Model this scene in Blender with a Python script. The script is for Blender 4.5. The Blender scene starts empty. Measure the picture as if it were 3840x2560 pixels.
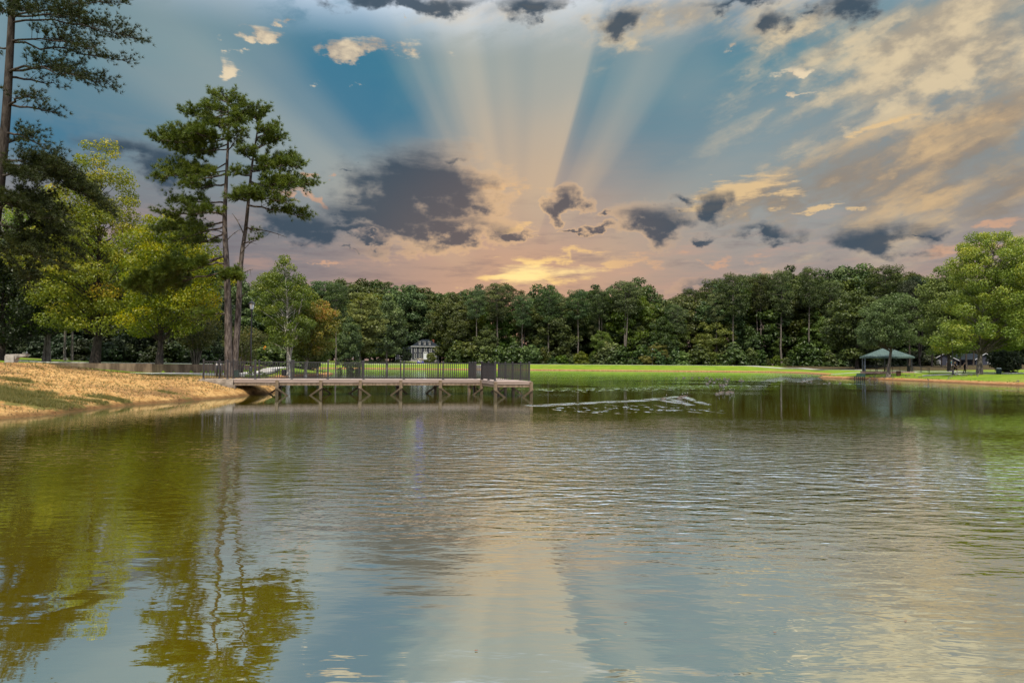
import bpy, math, random
import numpy as np
from mathutils import Vector, Matrix, Euler

# ------------------------------------------------------------------ camera
scene = bpy.context.scene
EYE = 1.9                       # metres above the water
FPX = 2560.0                    # focal length in pixels of a 3840 px wide frame (24 mm)
PITCH = math.atan(86 / FPX)
ROLL = math.radians(0.43)
cam_d = bpy.data.cameras.new('camera')
cam_d.lens = 24.0; cam_d.sensor_width = 36.0
cam_d.clip_start = 0.1; cam_d.clip_end = 3000
cam = bpy.data.objects.new('camera', cam_d)
scene.collection.objects.link(cam)
CAM_R = Euler((math.pi / 2 + PITCH, 0, 0)).to_matrix() @ Matrix.Rotation(ROLL, 3, 'Z')
cam.matrix_world = Matrix.Translation((0, 0, EYE)) @ CAM_R.to_4x4()
scene.camera = cam

scene.view_settings.view_transform = 'Standard'
scene.view_settings.look = 'None'
scene.view_settings.gamma = 1.0
scene.view_settings.use_curve_mapping = False
EXPO = 0.55
scene.view_settings.exposure = EXPO
scene.cycles.max_bounces = 8
scene.cycles.transparent_max_bounces = 8
scene.cycles.diffuse_bounces = 3
scene.cycles.glossy_bounces = 3
scene.cycles.caustics_reflective = False
scene.cycles.caustics_refractive = False


def ray(px, py):
    d = CAM_R @ Vector(((px - 1920) / FPX, -(py - 1280) / FPX, -1.0))
    return d.normalized()


def at(px, py, D):
    """the point D metres out (along +Y) seen at a pixel of the photograph"""
    d = ray(px, py)
    return np.array([d.x, d.y, d.z]) * (D / d.y) + np.array([0, 0, EYE])


def xat(px, D):
    return (px - 1920) / FPX * D


def lin(r, g, b, k=1.0):
    f = lambda c: (c / 255 / 12.92 if c <= 10.31 else ((c / 255 + 0.055) / 1.055) ** 2.4) * k
    return (f(r), f(g), f(b), 1.0)


# ------------------------------------------------------------------ node helpers
class NT:
    def __init__(s, tree):
        s.t = tree; s.nodes = tree.nodes; s.links = tree.links

    def put(s, sock, v):
        if v is None: return
        if isinstance(v, bpy.types.NodeSocket): s.links.new(v, sock)
        elif isinstance(v, bpy.types.Node): s.links.new(v.outputs[0], sock)
        else: sock.default_value = v

    def n(s, kind, ins=None, **props):
        nd = s.nodes.new(kind)
        for k, v in props.items(): setattr(nd, k, v)
        for k, v in (ins or {}).items(): s.put(nd.inputs[k], v)
        return nd

    def m(s, op, a, b=None, c=None, clamp=False):
        nd = s.n('ShaderNodeMath', operation=op, use_clamp=clamp)
        s.put(nd.inputs[0], a); s.put(nd.inputs[1], b); s.put(nd.inputs[2], c)
        return nd.outputs[0]

    def vm(s, op, a, b=None, scale=None):
        nd = s.n('ShaderNodeVectorMath', operation=op)
        s.put(nd.inputs[0], a); s.put(nd.inputs[1], b)
        if scale is not None: s.put(nd.inputs[3], scale)
        return nd.outputs['Value'] if op in ('LENGTH', 'DOT_PRODUCT', 'DISTANCE') else nd.outputs['Vector']

    def mix(s, f, a, b, mode='MIX'):
        nd = s.n('ShaderNodeMix', data_type='RGBA', blend_type=mode)
        s.put(nd.inputs[0], f); s.put(nd.inputs[6], a); s.put(nd.inputs[7], b)
        return nd.outputs[2]

    def smooth(s, x, lo, hi, a=0.0, b=1.0):
        nd = s.n('ShaderNodeMapRange', interpolation_type='SMOOTHSTEP')
        for i, v in enumerate((x, lo, hi, a, b)): s.put(nd.inputs[i], v)
        return nd.outputs[0]

    def ramp(s, fac, stops, interp='LINEAR'):
        nd = s.n('ShaderNodeValToRGB'); cr = nd.color_ramp; cr.interpolation = interp
        while len(cr.elements) < len(stops): cr.elements.new(0.5)
        for e, (p, c) in zip(cr.elements, stops):
            e.position = p; e.color = c if not np.isscalar(c) else (c, c, c, 1)
        s.put(nd.inputs[0], fac)
        return nd.outputs[0]

    def noise(s, vec, scale, detail=4, rough=0.5, dist=0.0, col=False, dims='3D'):
        nd = s.n('ShaderNodeTexNoise', {'Scale': scale, 'Detail': detail, 'Roughness': rough, 'Distortion': dist}, noise_dimensions=dims)
        s.put(nd.inputs['Vector'], vec)
        return nd.outputs[1 if col else 0]


# ------------------------------------------------------------------ sun and sky
SUN_AZ = math.radians(190)      # measured from +Y towards +X: behind the camera
SUN_EL = math.radians(58)
to_sun = Vector((math.sin(SUN_AZ) * math.cos(SUN_EL), math.cos(SUN_AZ) * math.cos(SUN_EL), math.sin(SUN_EL)))
sun_d = bpy.data.lights.new('sun', 'SUN')
sun_d.energy = 4.0; sun_d.angle = math.radians(0.6); sun_d.color = (1.0, 0.92, 0.78)
sun = bpy.data.objects.new('sun', sun_d)
scene.collection.objects.link(sun)
sun.rotation_euler = (-to_sun).to_track_quat('-Z', 'Y').to_euler()
sun.location = (0, 0, 60)

world = bpy.data.worlds.new('World'); scene.world = world; world.use_nodes = True
world.cycles.sampling_method = 'MANUAL'; world.cycles.sample_map_resolution = 512
w = NT(world.node_tree); w.nodes.clear()
KE = 2.0 ** (-EXPO)
C = lambda r, g, b: lin(r, g, b, KE)
gen = w.n('ShaderNodeTexCoord').outputs['Generated']
sx = w.n('ShaderNodeSeparateXYZ', {0: gen})
az = w.m('ARCTAN2', sx.outputs[0], sx.outputs[1])
el = w.m('ARCSINE', sx.outputs[2])
AE = w.n('ShaderNodeCombineXYZ', {0: az, 1: el, 2: 0.0}).outputs[0]


def azel(x, y):                 # x, y on a 2352 px wide copy of the photograph
    d = ray(x * 1.63265, y * 1.63265)
    return math.atan2(d.x, d.y), math.asin(d.z)


U = 1.63265 / FPX
nA = w.noise(w.vm('MULTIPLY', gen, (1.0, 1.0, 1.7)), 20.0, 7, 0.57)      # billows
nB = w.noise(w.vm('MULTIPLY', gen, (1, 1, 6.0)), 9.0, 7, 0.66)           # flat streaks
nD = w.noise(gen, 5.0, 2, 0.5)                                            # broad drifts
nE = w.noise(w.vm('ADD', gen, (3.1, 7.7, 1.3)), 24.0, 5, 0.52)
AE0 = AE
AE = w.vm('ADD', AE0, w.n('ShaderNodeCombineXYZ', {0: w.m('MULTIPLY_ADD', nE, 0.11, -0.055), 1: w.m('MULTIPLY_ADD', nA, 0.07, -0.035), 2: 0.0}).outputs[0])
ROT = {}


def rotated(deg):
    """az, el turned so that a band tilted by deg lies flat"""
    if deg not in ROT:
        c, s_ = math.cos(math.radians(deg)), math.sin(math.radians(deg))
        u = w.vm('DOT_PRODUCT', AE, (c, s_, 0)); v = w.vm('DOT_PRODUCT', AE, (-s_, c, 0))
        ROT[deg] = w.n('ShaderNodeCombineXYZ', {0: u, 1: v, 2: 0.0}).outputs[0]
    return ROT[deg]


_c, _s = math.cos(math.radians(18)), math.sin(math.radians(18))
rotv = w.n('ShaderNodeCombineXYZ', {0: w.vm('DOT_PRODUCT', AE0, (_c, _s, 0)), 1: w.vm('DOT_PRODUCT', AE0, (-_s * 4.0, _c * 4.0, 0)), 2: 0.0}).outputs[0]
rotv = w.n('ShaderNodeCombineXYZ', {0: w.vm('DOT_PRODUCT', rotv, (1, 0, 0)), 1: w.vm('DOT_PRODUCT', rotv, (0, 1, 0)), 2: w.m('MULTIPLY', nA, 0.18)}).outputs[0]
nC = w.noise(rotv, 6.0, 6, 0.56)                 # tilted streaks, falling to the left
warpA = w.m('SUBTRACT', nA, 0.5)
warpB = w.m('SUBTRACT', nB, 0.5)
warpC = w.m('SUBTRACT', nC, 0.5)


def blobs(lst, plain=False):
    """max over ellipses (x, y, rx, ry, tilt in degrees, gain) of gain - distance"""
    out = None
    for b in lst:
        x, y, rx, ry = b[:4]; tl = b[4] if len(b) > 4 else 0; g = b[5] if len(b) > 5 else 1.0
        a, e = azel(x, y); ca = math.cos(a)
        tl = 0 if plain else min((-14, -6, 0, 8, 16, 36), key=lambda q: abs(q - tl))
        c, s_ = math.cos(math.radians(tl)), math.sin(math.radians(tl))
        ku, kv = 1 / (rx * U * ca * ca), 1 / (ry * U * ca)
        nd = w.n('ShaderNodeVectorMath', operation='MULTIPLY_ADD')
        w.put(nd.inputs[0], AE0 if plain else AE if tl == 0 else rotated(tl))
        nd.inputs[1].default_value = (ku, kv, 0)
        nd.inputs[2].default_value = (-(a * c + e * s_) * ku, -(-a * s_ + e * c) * kv, 0)
        v = w.m('SUBTRACT', g, w.vm('LENGTH', nd.outputs[0]))
        out = v if out is None else w.m('MAXIMUM', out, v)
    return out


el_deg = w.m('MULTIPLY', el, 180 / math.pi)
# clear-sky base, horizon to zenith
e01 = w.m('DIVIDE', w.m('ADD', el_deg, w.m('MULTIPLY', warpB, 6.0)), 40.0, clamp=True)
base = w.ramp(e01, [(0.0, C(164, 134, 124)), (0.13, C(160, 132, 124)), (0.22, C(150, 136, 132)), (0.32, C(128, 138, 142)),
                    (0.45, C(88, 128, 146)), (0.58, C(66, 128, 148)), (0.72, C(50, 118, 148)), (1.0, C(50, 114, 150))])
nish = w.n('ShaderNodeTexSky', sky_type='NISHITA', sun_disc=False, sun_elevation=SUN_EL, sun_rotation=SUN_AZ, air_density=1.2, dust_density=1.5)
base = w.mix(0.08, base, w.vm('SCALE', nish.outputs[0], scale=0.06))
# the left of the low sky is cooler and greyer than the right
lowl = w.m('MULTIPLY', w.smooth(az, -0.12, -0.5), w.smooth(el_deg, 16.0, 7.0))
base = w.mix(w.m('MULTIPLY', lowl, 0.85), base, C(112, 116, 126))
teal = w.m('MULTIPLY', w.smooth(blobs([(760, 230, 330, 230, 0, 1.0), (90, 300, 300, 110, 0, 0.9)]), 0.0, 0.8), 0.75)
base = w.mix(teal, base, C(34, 112, 146))
# sun hidden low ahead: warm glow and crepuscular rays
S_AZ, S_EL = azel(1193, 678)
dA = w.m('SUBTRACT', az, S_AZ); dE = w.m('SUBTRACT', el, S_EL)
rr = w.m('SQRT', w.m('ADD', w.m('MULTIPLY', dA, dA), w.m('MULTIPLY', dE, dE)))
phi = w.m('MULTIPLY', w.m('ARCTAN2', dA, dE), 180 / math.pi)
glow = w.m('MULTIPLY', w.smooth(rr, 0.32, 0.0), 0.72)
base = w.mix(glow, base, C(222, 172, 134))
RAYS = [(-180, 0), (-76, 0), (-69, .12), (-63, .55), (-57, .62), (-51, .35), (-44, .08), (-33, .05), (-29, .22), (-26, .42), (-23.5, .38), (-21, .55),
        (-17, .8), (-12, .92), (-8, .72), (-4, .8), (1, .72), (6, .86), (11, .9), (16, .95), (17.3, .9), (18.6, .2), (22, .12),
        (25, .3), (30, .5), (34, .4), (38, .15), (48, .2), (60, .4), (75, .35), (95, .1), (180, 0)]
rayv = w.ramp(w.m('ADD', w.m('DIVIDE', phi, 360.0), 0.5), [(p / 360 + 0.5, v) for p, v in RAYS[:32]], 'EASE')
soft = w.smooth(rr, 0.05, 0.16)
fade = w.smooth(rr, 0.85, 0.3, 0.35, 1.0)
gone = w.smooth(rr, 1.25, 0.75)
rayf = w.m('MULTIPLY', w.m('MULTIPLY', rayv, soft), w.m('MULTIPLY', fade, gone))
rayc = w.mix(w.smooth(rr, 0.1, 0.4), C(214, 182, 146), C(188, 188, 176))
base = w.mix(w.m('MULTIPLY', rayf, 0.84), base, rayc)

# cloud veil beyond the view, same streaks, brightened for scene light and whiter water
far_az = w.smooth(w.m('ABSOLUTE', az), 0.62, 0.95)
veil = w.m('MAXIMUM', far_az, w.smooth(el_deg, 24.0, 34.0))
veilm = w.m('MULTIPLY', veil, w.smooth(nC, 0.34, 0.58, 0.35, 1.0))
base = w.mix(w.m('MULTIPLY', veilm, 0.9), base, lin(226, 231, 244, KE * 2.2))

# faint drifts and bands through the whole low sky
band = w.m('MULTIPLY', w.smooth(nB, 0.46, 0.68), w.smooth(el_deg, 15.0, 8.0))
base = w.mix(w.m('MULTIPLY', band, 0.4), base, C(204, 160, 138))
band2 = w.m('MULTIPLY', w.smooth(nB, 0.5, 0.3), w.smooth(el_deg, 16.0, 9.0))
base = w.mix(w.m('MULTIPLY', band2, 0.42), base, C(112, 106, 114))
drift = w.m('MULTIPLY', w.smooth(nD, 0.45, 0.7), w.smooth(el_deg, 8.0, 14.0))
base = w.mix(w.m('MULTIPLY', drift, 0.3), base, C(150, 160, 160))

# broad cream and tan veils on the right
v0 = blobs([(2120, 300, 520, 300, 8), (2300, 80, 380, 200, 0), (1600, 30, 420, 90, 0, .9), (1150, 20, 260, 50, 0, .7)], True)
f0 = w.smooth(w.m('ADD', w.m('MULTIPLY_ADD', warpC, 2.4, v0), w.m('MULTIPLY', warpA, 0.9)), -0.15, 1.0)
base = w.mix(w.m('MULTIPLY', f0, 0.72), base, w.mix(w.smooth(nC, 0.40, 0.64), C(150, 146, 140), C(206, 190, 162)))
v1 = blobs([(2150, 130, 360, 120, -6, 1.25), (2330, 230, 240, 130, 10, 1.2), (1560, 40, 260, 50, 0, .85), (1830, 60, 160, 50, 0, .9), (2060, 205, 170, 16, 35, .8)])
f1 = w.smooth(w.m('ADD', w.m('MULTIPLY_ADD', warpA, 1.6, v1), w.m('MULTIPLY', warpC, 2.2)), -0.15, 1.0)
base = w.mix(w.m('MULTIPLY', f1, 0.9), base, w.mix(w.smooth(nA, 0.38, 0.62), C(170, 158, 140), C(222, 202, 166)))
v2 = blobs([(2200, 345, 380, 105, 16, 1.2), (1930, 420, 260, 80, 16, 1.15), (1760, 455, 180, 56, 8, 1.1), (2350, 420, 240, 90, 16, 1.1)])
f2 = w.smooth(w.m('ADD', w.m('MULTIPLY_ADD', warpC, 3.0, v2), w.m('MULTIPLY', warpA, 0.8)), -0.25, 1.0)
base = w.mix(w.m('MULTIPLY', f2, 0.82), base, w.mix(w.smooth(nC, 0.42, 0.66), C(146, 132, 118), C(206, 174, 132)))
v3 = blobs([(1690, 440, 125, 46, 8), (1900, 474, 90, 10, 10, .7), (2010, 285, 140, 16, 20, .6)])
f3 = w.smooth(w.m('ADD', w.m('MULTIPLY_ADD', warpB, 5.0, v3), w.m('MULTIPLY', warpA, 2.2)), 0.05, 0.8)
base = w.mix(w.m('MULTIPLY', f3, 0.9), base, C(226, 194, 146))

# crisp sunlit cloudlets
v4 = blobs([(790, 118, 140, 32, 6, 1.15), (740, 80, 50, 20, 10, 1.0), (600, 80, 66, 20, 0, 1.1), (664, 60, 22, 10, 0, .9), (535, 158, 38, 26, 0, .95), (926, 40, 18, 6),
            (1690, 110, 30, 12, 10, .8), (1850, 155, 50, 14, 0, .8), (1815, 215, 40, 6, 0, .8), (1240, 8, 90, 14, 0, .7)])
f4 = w.smooth(w.m('ADD', w.m('MULTIPLY_ADD', warpA, 4.5, v4), w.m('MULTIPLY', warpB, 3.0)), 0.1, 0.8)
base = w.mix(w.m('MULTIPLY', f4, 0.92), base, w.mix(w.smooth(nA, 0.4, 0.62), C(172, 160, 146), C(236, 216, 182)))
# low pink-gold streaks
v5 = blobs([(1215, 632, 150, 22, 0), (1330, 585, 170, 16, 0, .8), (1120, 598, 60, 5, 0, .7), (1450, 595, 150, 12, 0, .75), (690, 455, 60, 9, -10, .9), (700, 398, 30, 9, 0, .9),
            (762, 405, 20, 9, 40, .7), (740, 610, 60, 6, 0, .8), (1640, 600, 180, 12, 0, .6), (2250, 560, 120, 22, 0, .8), (2290, 510, 70, 14, 15, .8), (1170, 428, 78, 17, -6, 1.0), (1180, 518, 52, 11, 8, .9)])
f5 = w.smooth(w.m('ADD', w.m('MULTIPLY_ADD', warpB, 5.0, v5), w.m('MULTIPLY', warpA, 2.0)), 0.05, 0.9)
gold = w.mix(w.smooth(rr, 0.25, 0.02), C(206, 164, 136), C(255, 212, 136))
base = w.mix(w.m('MULTIPLY', f5, 0.88), base, gold)
hot = blobs([(1205, 632, 90, 30, 0), (1290, 628, 90, 20, 0, .8)], True)
base = w.mix(w.m('MULTIPLY', w.smooth(w.m('ADD', hot, w.m('MULTIPLY', warpB, 3.0)), -0.1, 0.9), 0.9), base, lin(255, 222, 150, KE * 1.15))

# dark clouds in front, bright-rimmed where they face the hidden sun
DARK = [(960, 445, 135, 78, 0, 1.45), (1010, 415, 90, 45, 0, 1.2), (925, 395, 62, 40, 0, 1.15), (1035, 383, 64, 18, 0, 1.0), (890, 500, 175, 34, 4, 1.25), (1010, 522, 140, 28, 0, 1.2), (790, 478, 55, 20, 12, .8), (750, 490, 40, 8, 0, .7),
        (1095, 475, 48, 18, 0, .9), (690, 520, 140, 36, -4, 1.1), (800, 530, 130, 18, 0, 1.1), (850, 545, 60, 10),
        (1303, 452, 38, 26, 0, 1.1), (1285, 488, 20, 28, -15, 1.05), (1160, 533, 52, 7), (1370, 524, 44, 9, 6), (1318, 535, 36, 5), (1395, 487, 34, 9, 0, .8), (1500, 512, 82, 36, -8, 1.15), (1545, 462, 44, 14, -12, .9),
        (1635, 478, 38, 40, 18, 1.15), (1760, 540, 70, 22, -6, 1.1), (2010, 545, 140, 36, 0, 1.1), (2130, 535, 70, 12, 0, .8), (1620, 545, 50, 8, 0, .8),
        (285, 352, 105, 32, 0, 1.1), (380, 374, 110, 40, 0, 1.1), (790, 575, 28, 6), (1640, 655, 110, 16, 0, .7), (795, 387, 20, 5, 0, .8),
        (930, 0, 190, 18, 0, 1.2), (1230, 10, 120, 26, 4, 1.1), (1700, 5, 120, 14, 0, .9), (1436, 42, 62, 24, 8, 1.1), (1766, 46, 40, 26, 0, 1.1), (1950, 12, 120, 28, -6, 1.1), (1850, 18, 40, 12, 0, .8), (1240, 40, 50, 8, 0, .6)]
vd = blobs(DARK)
fd = w.m('ADD', w.m('MULTIPLY_ADD', warpA, 2.2, vd), w.m('MULTIPLY', warpB, 1.0))
rim = w.m('MULTIPLY', w.smooth(fd, -0.38, 0.08), w.smooth(rr, 0.30, 0.12))
base = w.mix(w.m('MULTIPLY', rim, 0.55), base, C(242, 196, 142))
dm = w.smooth(fd, -0.22, 0.80)
dcol = w.mix(w.smooth(rr, 0.30, 0.08), C(58, 76, 92), C(92, 88, 94))
dcol = w.mix(w.smooth(fd, 0.9, 0.0, 0.0, 0.42), dcol, C(128, 130, 136))
base = w.mix(w.m('MULTIPLY', dm, 0.93), base, dcol)
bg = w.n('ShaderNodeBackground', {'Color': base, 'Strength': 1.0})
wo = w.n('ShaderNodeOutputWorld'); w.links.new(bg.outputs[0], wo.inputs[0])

# ------------------------------------------------------------------ mesh helpers
COL = scene.collection
MATS = {}


class Geo:
    """collects vertices and faces; build() links them as ONE mesh object"""
    def __init__(s): s.v = []; s.f = []; s.n = 0; s.attr = []

    def add(s, verts, faces, attr=None):
        verts = np.asarray(verts, float).reshape(-1, 3); faces = np.asarray(faces, int)
        s.v.append(verts); s.f.append(faces + s.n); s.n += len(verts)
        s.attr.append(np.full(len(verts), 0.5) if attr is None else np.broadcast_to(np.asarray(attr, float), (len(verts),)))
        return s

    def mesh(s, name, mat=None, smooth=False, attr=None):
        me = bpy.data.meshes.new(name)
        V = np.concatenate(s.v); me.vertices.add(len(V)); me.vertices.foreach_set('co', V.astype(np.float32).ravel())
        tot = np.concatenate([np.full(len(f), f.shape[1]) for f in s.f]); idx = np.concatenate([f.ravel() for f in s.f])
        me.loops.add(len(idx)); me.loops.foreach_set('vertex_index', idx.astype(np.int32))
        me.polygons.add(len(tot)); st = np.zeros(len(tot), np.int32); st[1:] = np.cumsum(tot)[:-1]
        me.polygons.foreach_set('loop_start', st); me.polygons.foreach_set('loop_total', tot.astype(np.int32))
        me.polygons.foreach_set('use_smooth', np.full(len(tot), smooth))
        if attr:
            a = me.attributes.new(attr, 'FLOAT', 'POINT'); a.data.foreach_set('value', np.concatenate(s.attr).astype(np.float32))
        me.update(calc_edges=True)
        if mat: me.materials.append(mat)
        return me

    def build(s, name, mat, parent=None, smooth=False, attr=None, loc=None):
        return link(name, s.mesh(name, mat, smooth, attr), parent, loc)

    # shapes -----------------------------------------------------------
    def box(s, c, size, rz=0.0, rx=0.0):
        h = np.array(size) / 2
        v = np.array([[x, y, z] for z in (-1, 1) for y in (-1, 1) for x in (-1, 1)]) * h
        if rx: v = v @ np.array(Matrix.Rotation(rx, 3, 'X').transposed())
        if rz: v = v @ np.array(Matrix.Rotation(rz, 3, 'Z').transposed())
        return s.add(v + np.array(c), [[0, 2, 3, 1], [4, 5, 7, 6], [0, 1, 5, 4], [2, 6, 7, 3], [0, 4, 6, 2], [1, 3, 7, 5]])

    def beam(s, a, b, wd, ht):
        """rectangular bar from a to b, wd across (level), ht the other way"""
        a, b = np.array(a, float), np.array(b, float); t = (b - a) / np.linalg.norm(b - a)
        up = np.array([0, 0, 1.0]) if abs(t[2]) < 0.95 else np.array([1.0, 0, 0])
        sd = np.cross(t, up); sd /= np.linalg.norm(sd); up = np.cross(sd, t)
        q = [(-1, -1), (1, -1), (1, 1), (-1, 1)]
        v = [p + sd * wd / 2 * i + up * ht / 2 * j for p in (a, b) for i, j in q]
        return s.add(v, [[0, 1, 2, 3], [4, 7, 6, 5], [0, 4, 5, 1], [1, 5, 6, 2], [2, 6, 7, 3], [3, 7, 4, 0]])

    def tube(s, pts, rad, k=6, cap=True, attr=None):
        P = np.asarray(pts, float); n = len(P); rad = np.broadcast_to(np.asarray(rad, float), (n,))
        T = np.gradient(P, axis=0); T /= np.linalg.norm(T, axis=1)[:, None] + 1e-9
        mean = P[-1] - P[0]; mean = mean / (np.linalg.norm(mean) + 1e-9)
        ref = np.array([1.0, 0, 0]) if abs(mean[2]) > 0.6 else np.array([0, 0, 1.0])
        A = np.cross(T, ref); A /= np.linalg.norm(A, axis=1)[:, None] + 1e-9; B = np.cross(T, A)
        th = np.linspace(0, 2 * np.pi, k, endpoint=False)
        V = P[:, None] + rad[:, None, None] * (np.cos(th)[None, :, None] * A[:, None] + np.sin(th)[None, :, None] * B[:, None])
        i = np.arange(n - 1)[:, None] * k; j = np.arange(k)[None]; j2 = (j + 1) % k
        F = np.stack([i + j, i + j2, i + k + j2, i + k + j], -1).reshape(-1, 4)
        av = None if attr is None else np.repeat(np.broadcast_to(attr, (n,)), k)
        s.add(V.reshape(-1, 3), F, av)
        if cap:
            base = s.n - n * k
            s.f.append(np.array([[base + q for q in range(k)]])); s.f.append(np.array([[base + (n - 1) * k + q for q in range(k)][::-1]]))
        return s

    def lathe(s, prof, k=12, c=(0, 0, 0), phase=0.0):
        """prof: (radius, z) from the bottom up"""
        th = np.linspace(0, 2 * np.pi, k, endpoint=False) + phase
        V = np.array([[r * math.cos(t), r * math.sin(t), z] for r, z in prof for t in th]) + np.array(c)
        n = len(prof); i = np.arange(n - 1)[:, None] * k; j = np.arange(k)[None]; j2 = (j + 1) % k
        F = np.stack([i + j, i + j2, i + k + j2, i + k + j], -1).reshape(-1, 4)
        s.add(V, F); base = s.n - n * k
        s.f.append(np.array([[base + q for q in range(k)][::-1]])); s.f.append(np.array([[base + (n - 1) * k + q for q in range(k)]]))
        return s

    def prism(s, poly, z0, z1):
        """vertical prism over a 2-D outline (counter-clockwise)"""
        n = len(poly); v = [(x, y, z) for z in (z0, z1) for x, y in poly]
        s.add(v, [[i, (i + 1) % n, n + (i + 1) % n, n + i] for i in range(n)]); b = s.n - 2 * n
        s.f.append(np.array([[b + i for i in range(n)][::-1]])); s.f.append(np.array([[b + n + i for i in range(n)]]))
        return s

    def extrude(s, poly, axis, a, b):
        """outline in the other two axes, swept along axis ('x' or 'y') from a to b"""
        n = len(poly)
        v = [((t, p, q) if axis == 'x' else (p, t, q)) for t in (a, b) for p, q in poly]
        s.add(v, [[i, (i + 1) % n, n + (i + 1) % n, n + i] for i in range(n)]); b0 = s.n - 2 * n
        s.f.append(np.array([[b0 + i for i in range(n)][::-1]])); s.f.append(np.array([[b0 + n + i for i in range(n)]]))
        return s


def link(name, data, parent=None, loc=None, rz=0.0):
    o = bpy.data.objects.new(name, data); COL.objects.link(o)
    if parent is not None: o.parent = parent
    if loc is not None: o.location = loc
    if rz: o.rotation_euler = (0, 0, rz)
    return o


def tag(o, label=None, cat=None, group=None, kind=None):
    if label: o['label'] = label
    if cat: o['category'] = cat
    if group: o['group'] = group
    if kind: o['kind'] = kind
    return o


def thing(name, label, cat, loc=(0, 0, 0), rz=0.0, group=None):
    return tag(link(name, None, None, tuple(float(q) for q in loc), rz), label, cat, group)


def copy_tree(o, parent=None):
    c = o.copy(); COL.objects.link(c); c.parent = parent
    for ch in list(o.children): copy_tree(ch, c)
    return c


def material(name, color, rough=0.7, spec=0.3, metallic=0.0, vary=0.0, scale=3.0, bump=0.0, color2=None, coords='Object', stretch=None):
    """plain procedural material: base colour broken up by noise, optional fine relief"""
    if name in MATS: return MATS[name]
    m = bpy.data.materials.new(name); m.use_nodes = True; t = NT(m.node_tree); b = t.nodes['Principled BSDF']
    tc = t.n('ShaderNodeTexCoord').outputs[coords]
    if stretch: tc = t.vm('MULTIPLY', tc, stretch)
    c = tuple(color) + (1.0,) if len(color) == 3 else color
    if vary or color2:
        nz = t.noise(tc, scale, 5, 0.6)
        c2 = (tuple(color2) + (1.0,)) if color2 else tuple(min(1, q * (1 + vary)) for q in c[:3]) + (1,)
        c1 = c if color2 else tuple(q * (1 - vary) for q in c[:3]) + (1,)
        c = t.mix(t.smooth(nz, 0.32, 0.68), c1, c2)
    t.put(b.inputs['Base Color'], c)
    b.inputs['Roughness'].default_value = rough; b.inputs['Specular IOR Level'].default_value = spec; b.inputs['Metallic'].default_value = metallic
    if bump:
        bp = t.n('ShaderNodeBump', {'Strength': 0.6, 'Distance': bump, 'Height': t.noise(tc, scale * 3, 4, 0.6)})
        t.links.new(bp.outputs[0], b.inputs['Normal'])
    MATS[name] = m
    return m


# ------------------------------------------------------------------ the lie of the land
LAKE = np.array([(-18, -14), (-17, 10), (-16.5, 22), (-16.15, 24.5), (-16.5, 28), (-16.3, 30.5), (-16.0, 33), (-15.5, 35.5), (-15.2, 37.5), (-15.4, 40.5), (-14.8, 43.2),
                 (-15.3, 46), (-17.5, 51), (-21, 60), (-25, 73), (-28.5, 87), (-29.3, 93), (-28.2, 99), (-28.5, 106), (-32, 122), (-45, 160), (-58, 200), (-68, 232), (-60, 240), (-40, 240), (-20, 235),
                 (20, 231), (60, 227), (84, 224), (86, 205), (76, 165), (62, 136), (54.5, 122), (53.5, 116), (55.5, 106), (56.2, 94), (55.4, 84), (55.6, 74), (56, 50), (56, 15), (50, -14)], float)
WALL = np.array([(-95, 53.0), (-60, 51.8), (-27.2, 51.6), (-25.6, 56), (-27.6, 65), (-30.3, 76), (-36.1, 100)], float)
UPPER = np.vstack([WALL, [(-42, 108), (-95, 112)]])


def seg_dist(x, y, poly, closed=True):
    P = poly; Q = np.roll(P, -1, 0) if closed else P[1:]; P = P if closed else P[:-1]
    d = np.full(np.shape(x), 1e9)
    for (ax, ay), (bx, by) in zip(P, Q):
        dx, dy = bx - ax, by - ay; t = np.clip(((x - ax) * dx + (y - ay) * dy) / (dx * dx + dy * dy), 0, 1)
        d = np.minimum(d, np.hypot(x - ax - t * dx, y - ay - t * dy))
    return d


def inside(x, y, poly):
    r = np.zeros(np.shape(x), bool); n = len(poly)
    for i in range(n):
        (ax, ay), (bx, by) = poly[i], poly[(i + 1) % n]
        if ay == by: continue
        c = ((ay > y) != (by > y)) & (x < (bx - ax) * (y - ay) / (by - ay) + ax); r ^= c
    return r


def sm(x, a, b):
    t = np.clip((x - a) / (b - a), 0, 1); return t * t * (3 - 2 * t)


def vnoise(x, y, s, seed=0):
    """cheap smooth value noise, about -1..1"""
    x = np.asarray(x) / s + 131.7 * seed; y = np.asarray(y) / s - 57.3 * seed
    xi, yi = np.floor(x), np.floor(y); fx, fy = x - xi, y - yi; fx = fx * fx * (3 - 2 * fx); fy = fy * fy * (3 - 2 * fy)
    h = lambda a, b: (np.sin(a * 127.1 + b * 311.7 + seed * 17.3) * 43758.5453) % 1.0
    return 2 * ((h(xi, yi) * (1 - fx) + h(xi + 1, yi) * fx) * (1 - fy) + (h(xi, yi + 1) * (1 - fx) + h(xi + 1, yi + 1) * fx) * fy) - 1


def lake_d(x, y):
    """metres outside the water (negative inside)"""
    d = seg_dist(x, y, LAKE) + 0.16 * vnoise(x, y, 1.3, 3) + 0.25 * vnoise(x, y, 4.0, 4)
    return np.where(inside(x, y, LAKE), -seg_dist(x, y, LAKE) + 0.16 * vnoise(x, y, 1.3, 3) + 0.25 * vnoise(x, y, 4.0, 4), d)


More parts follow.
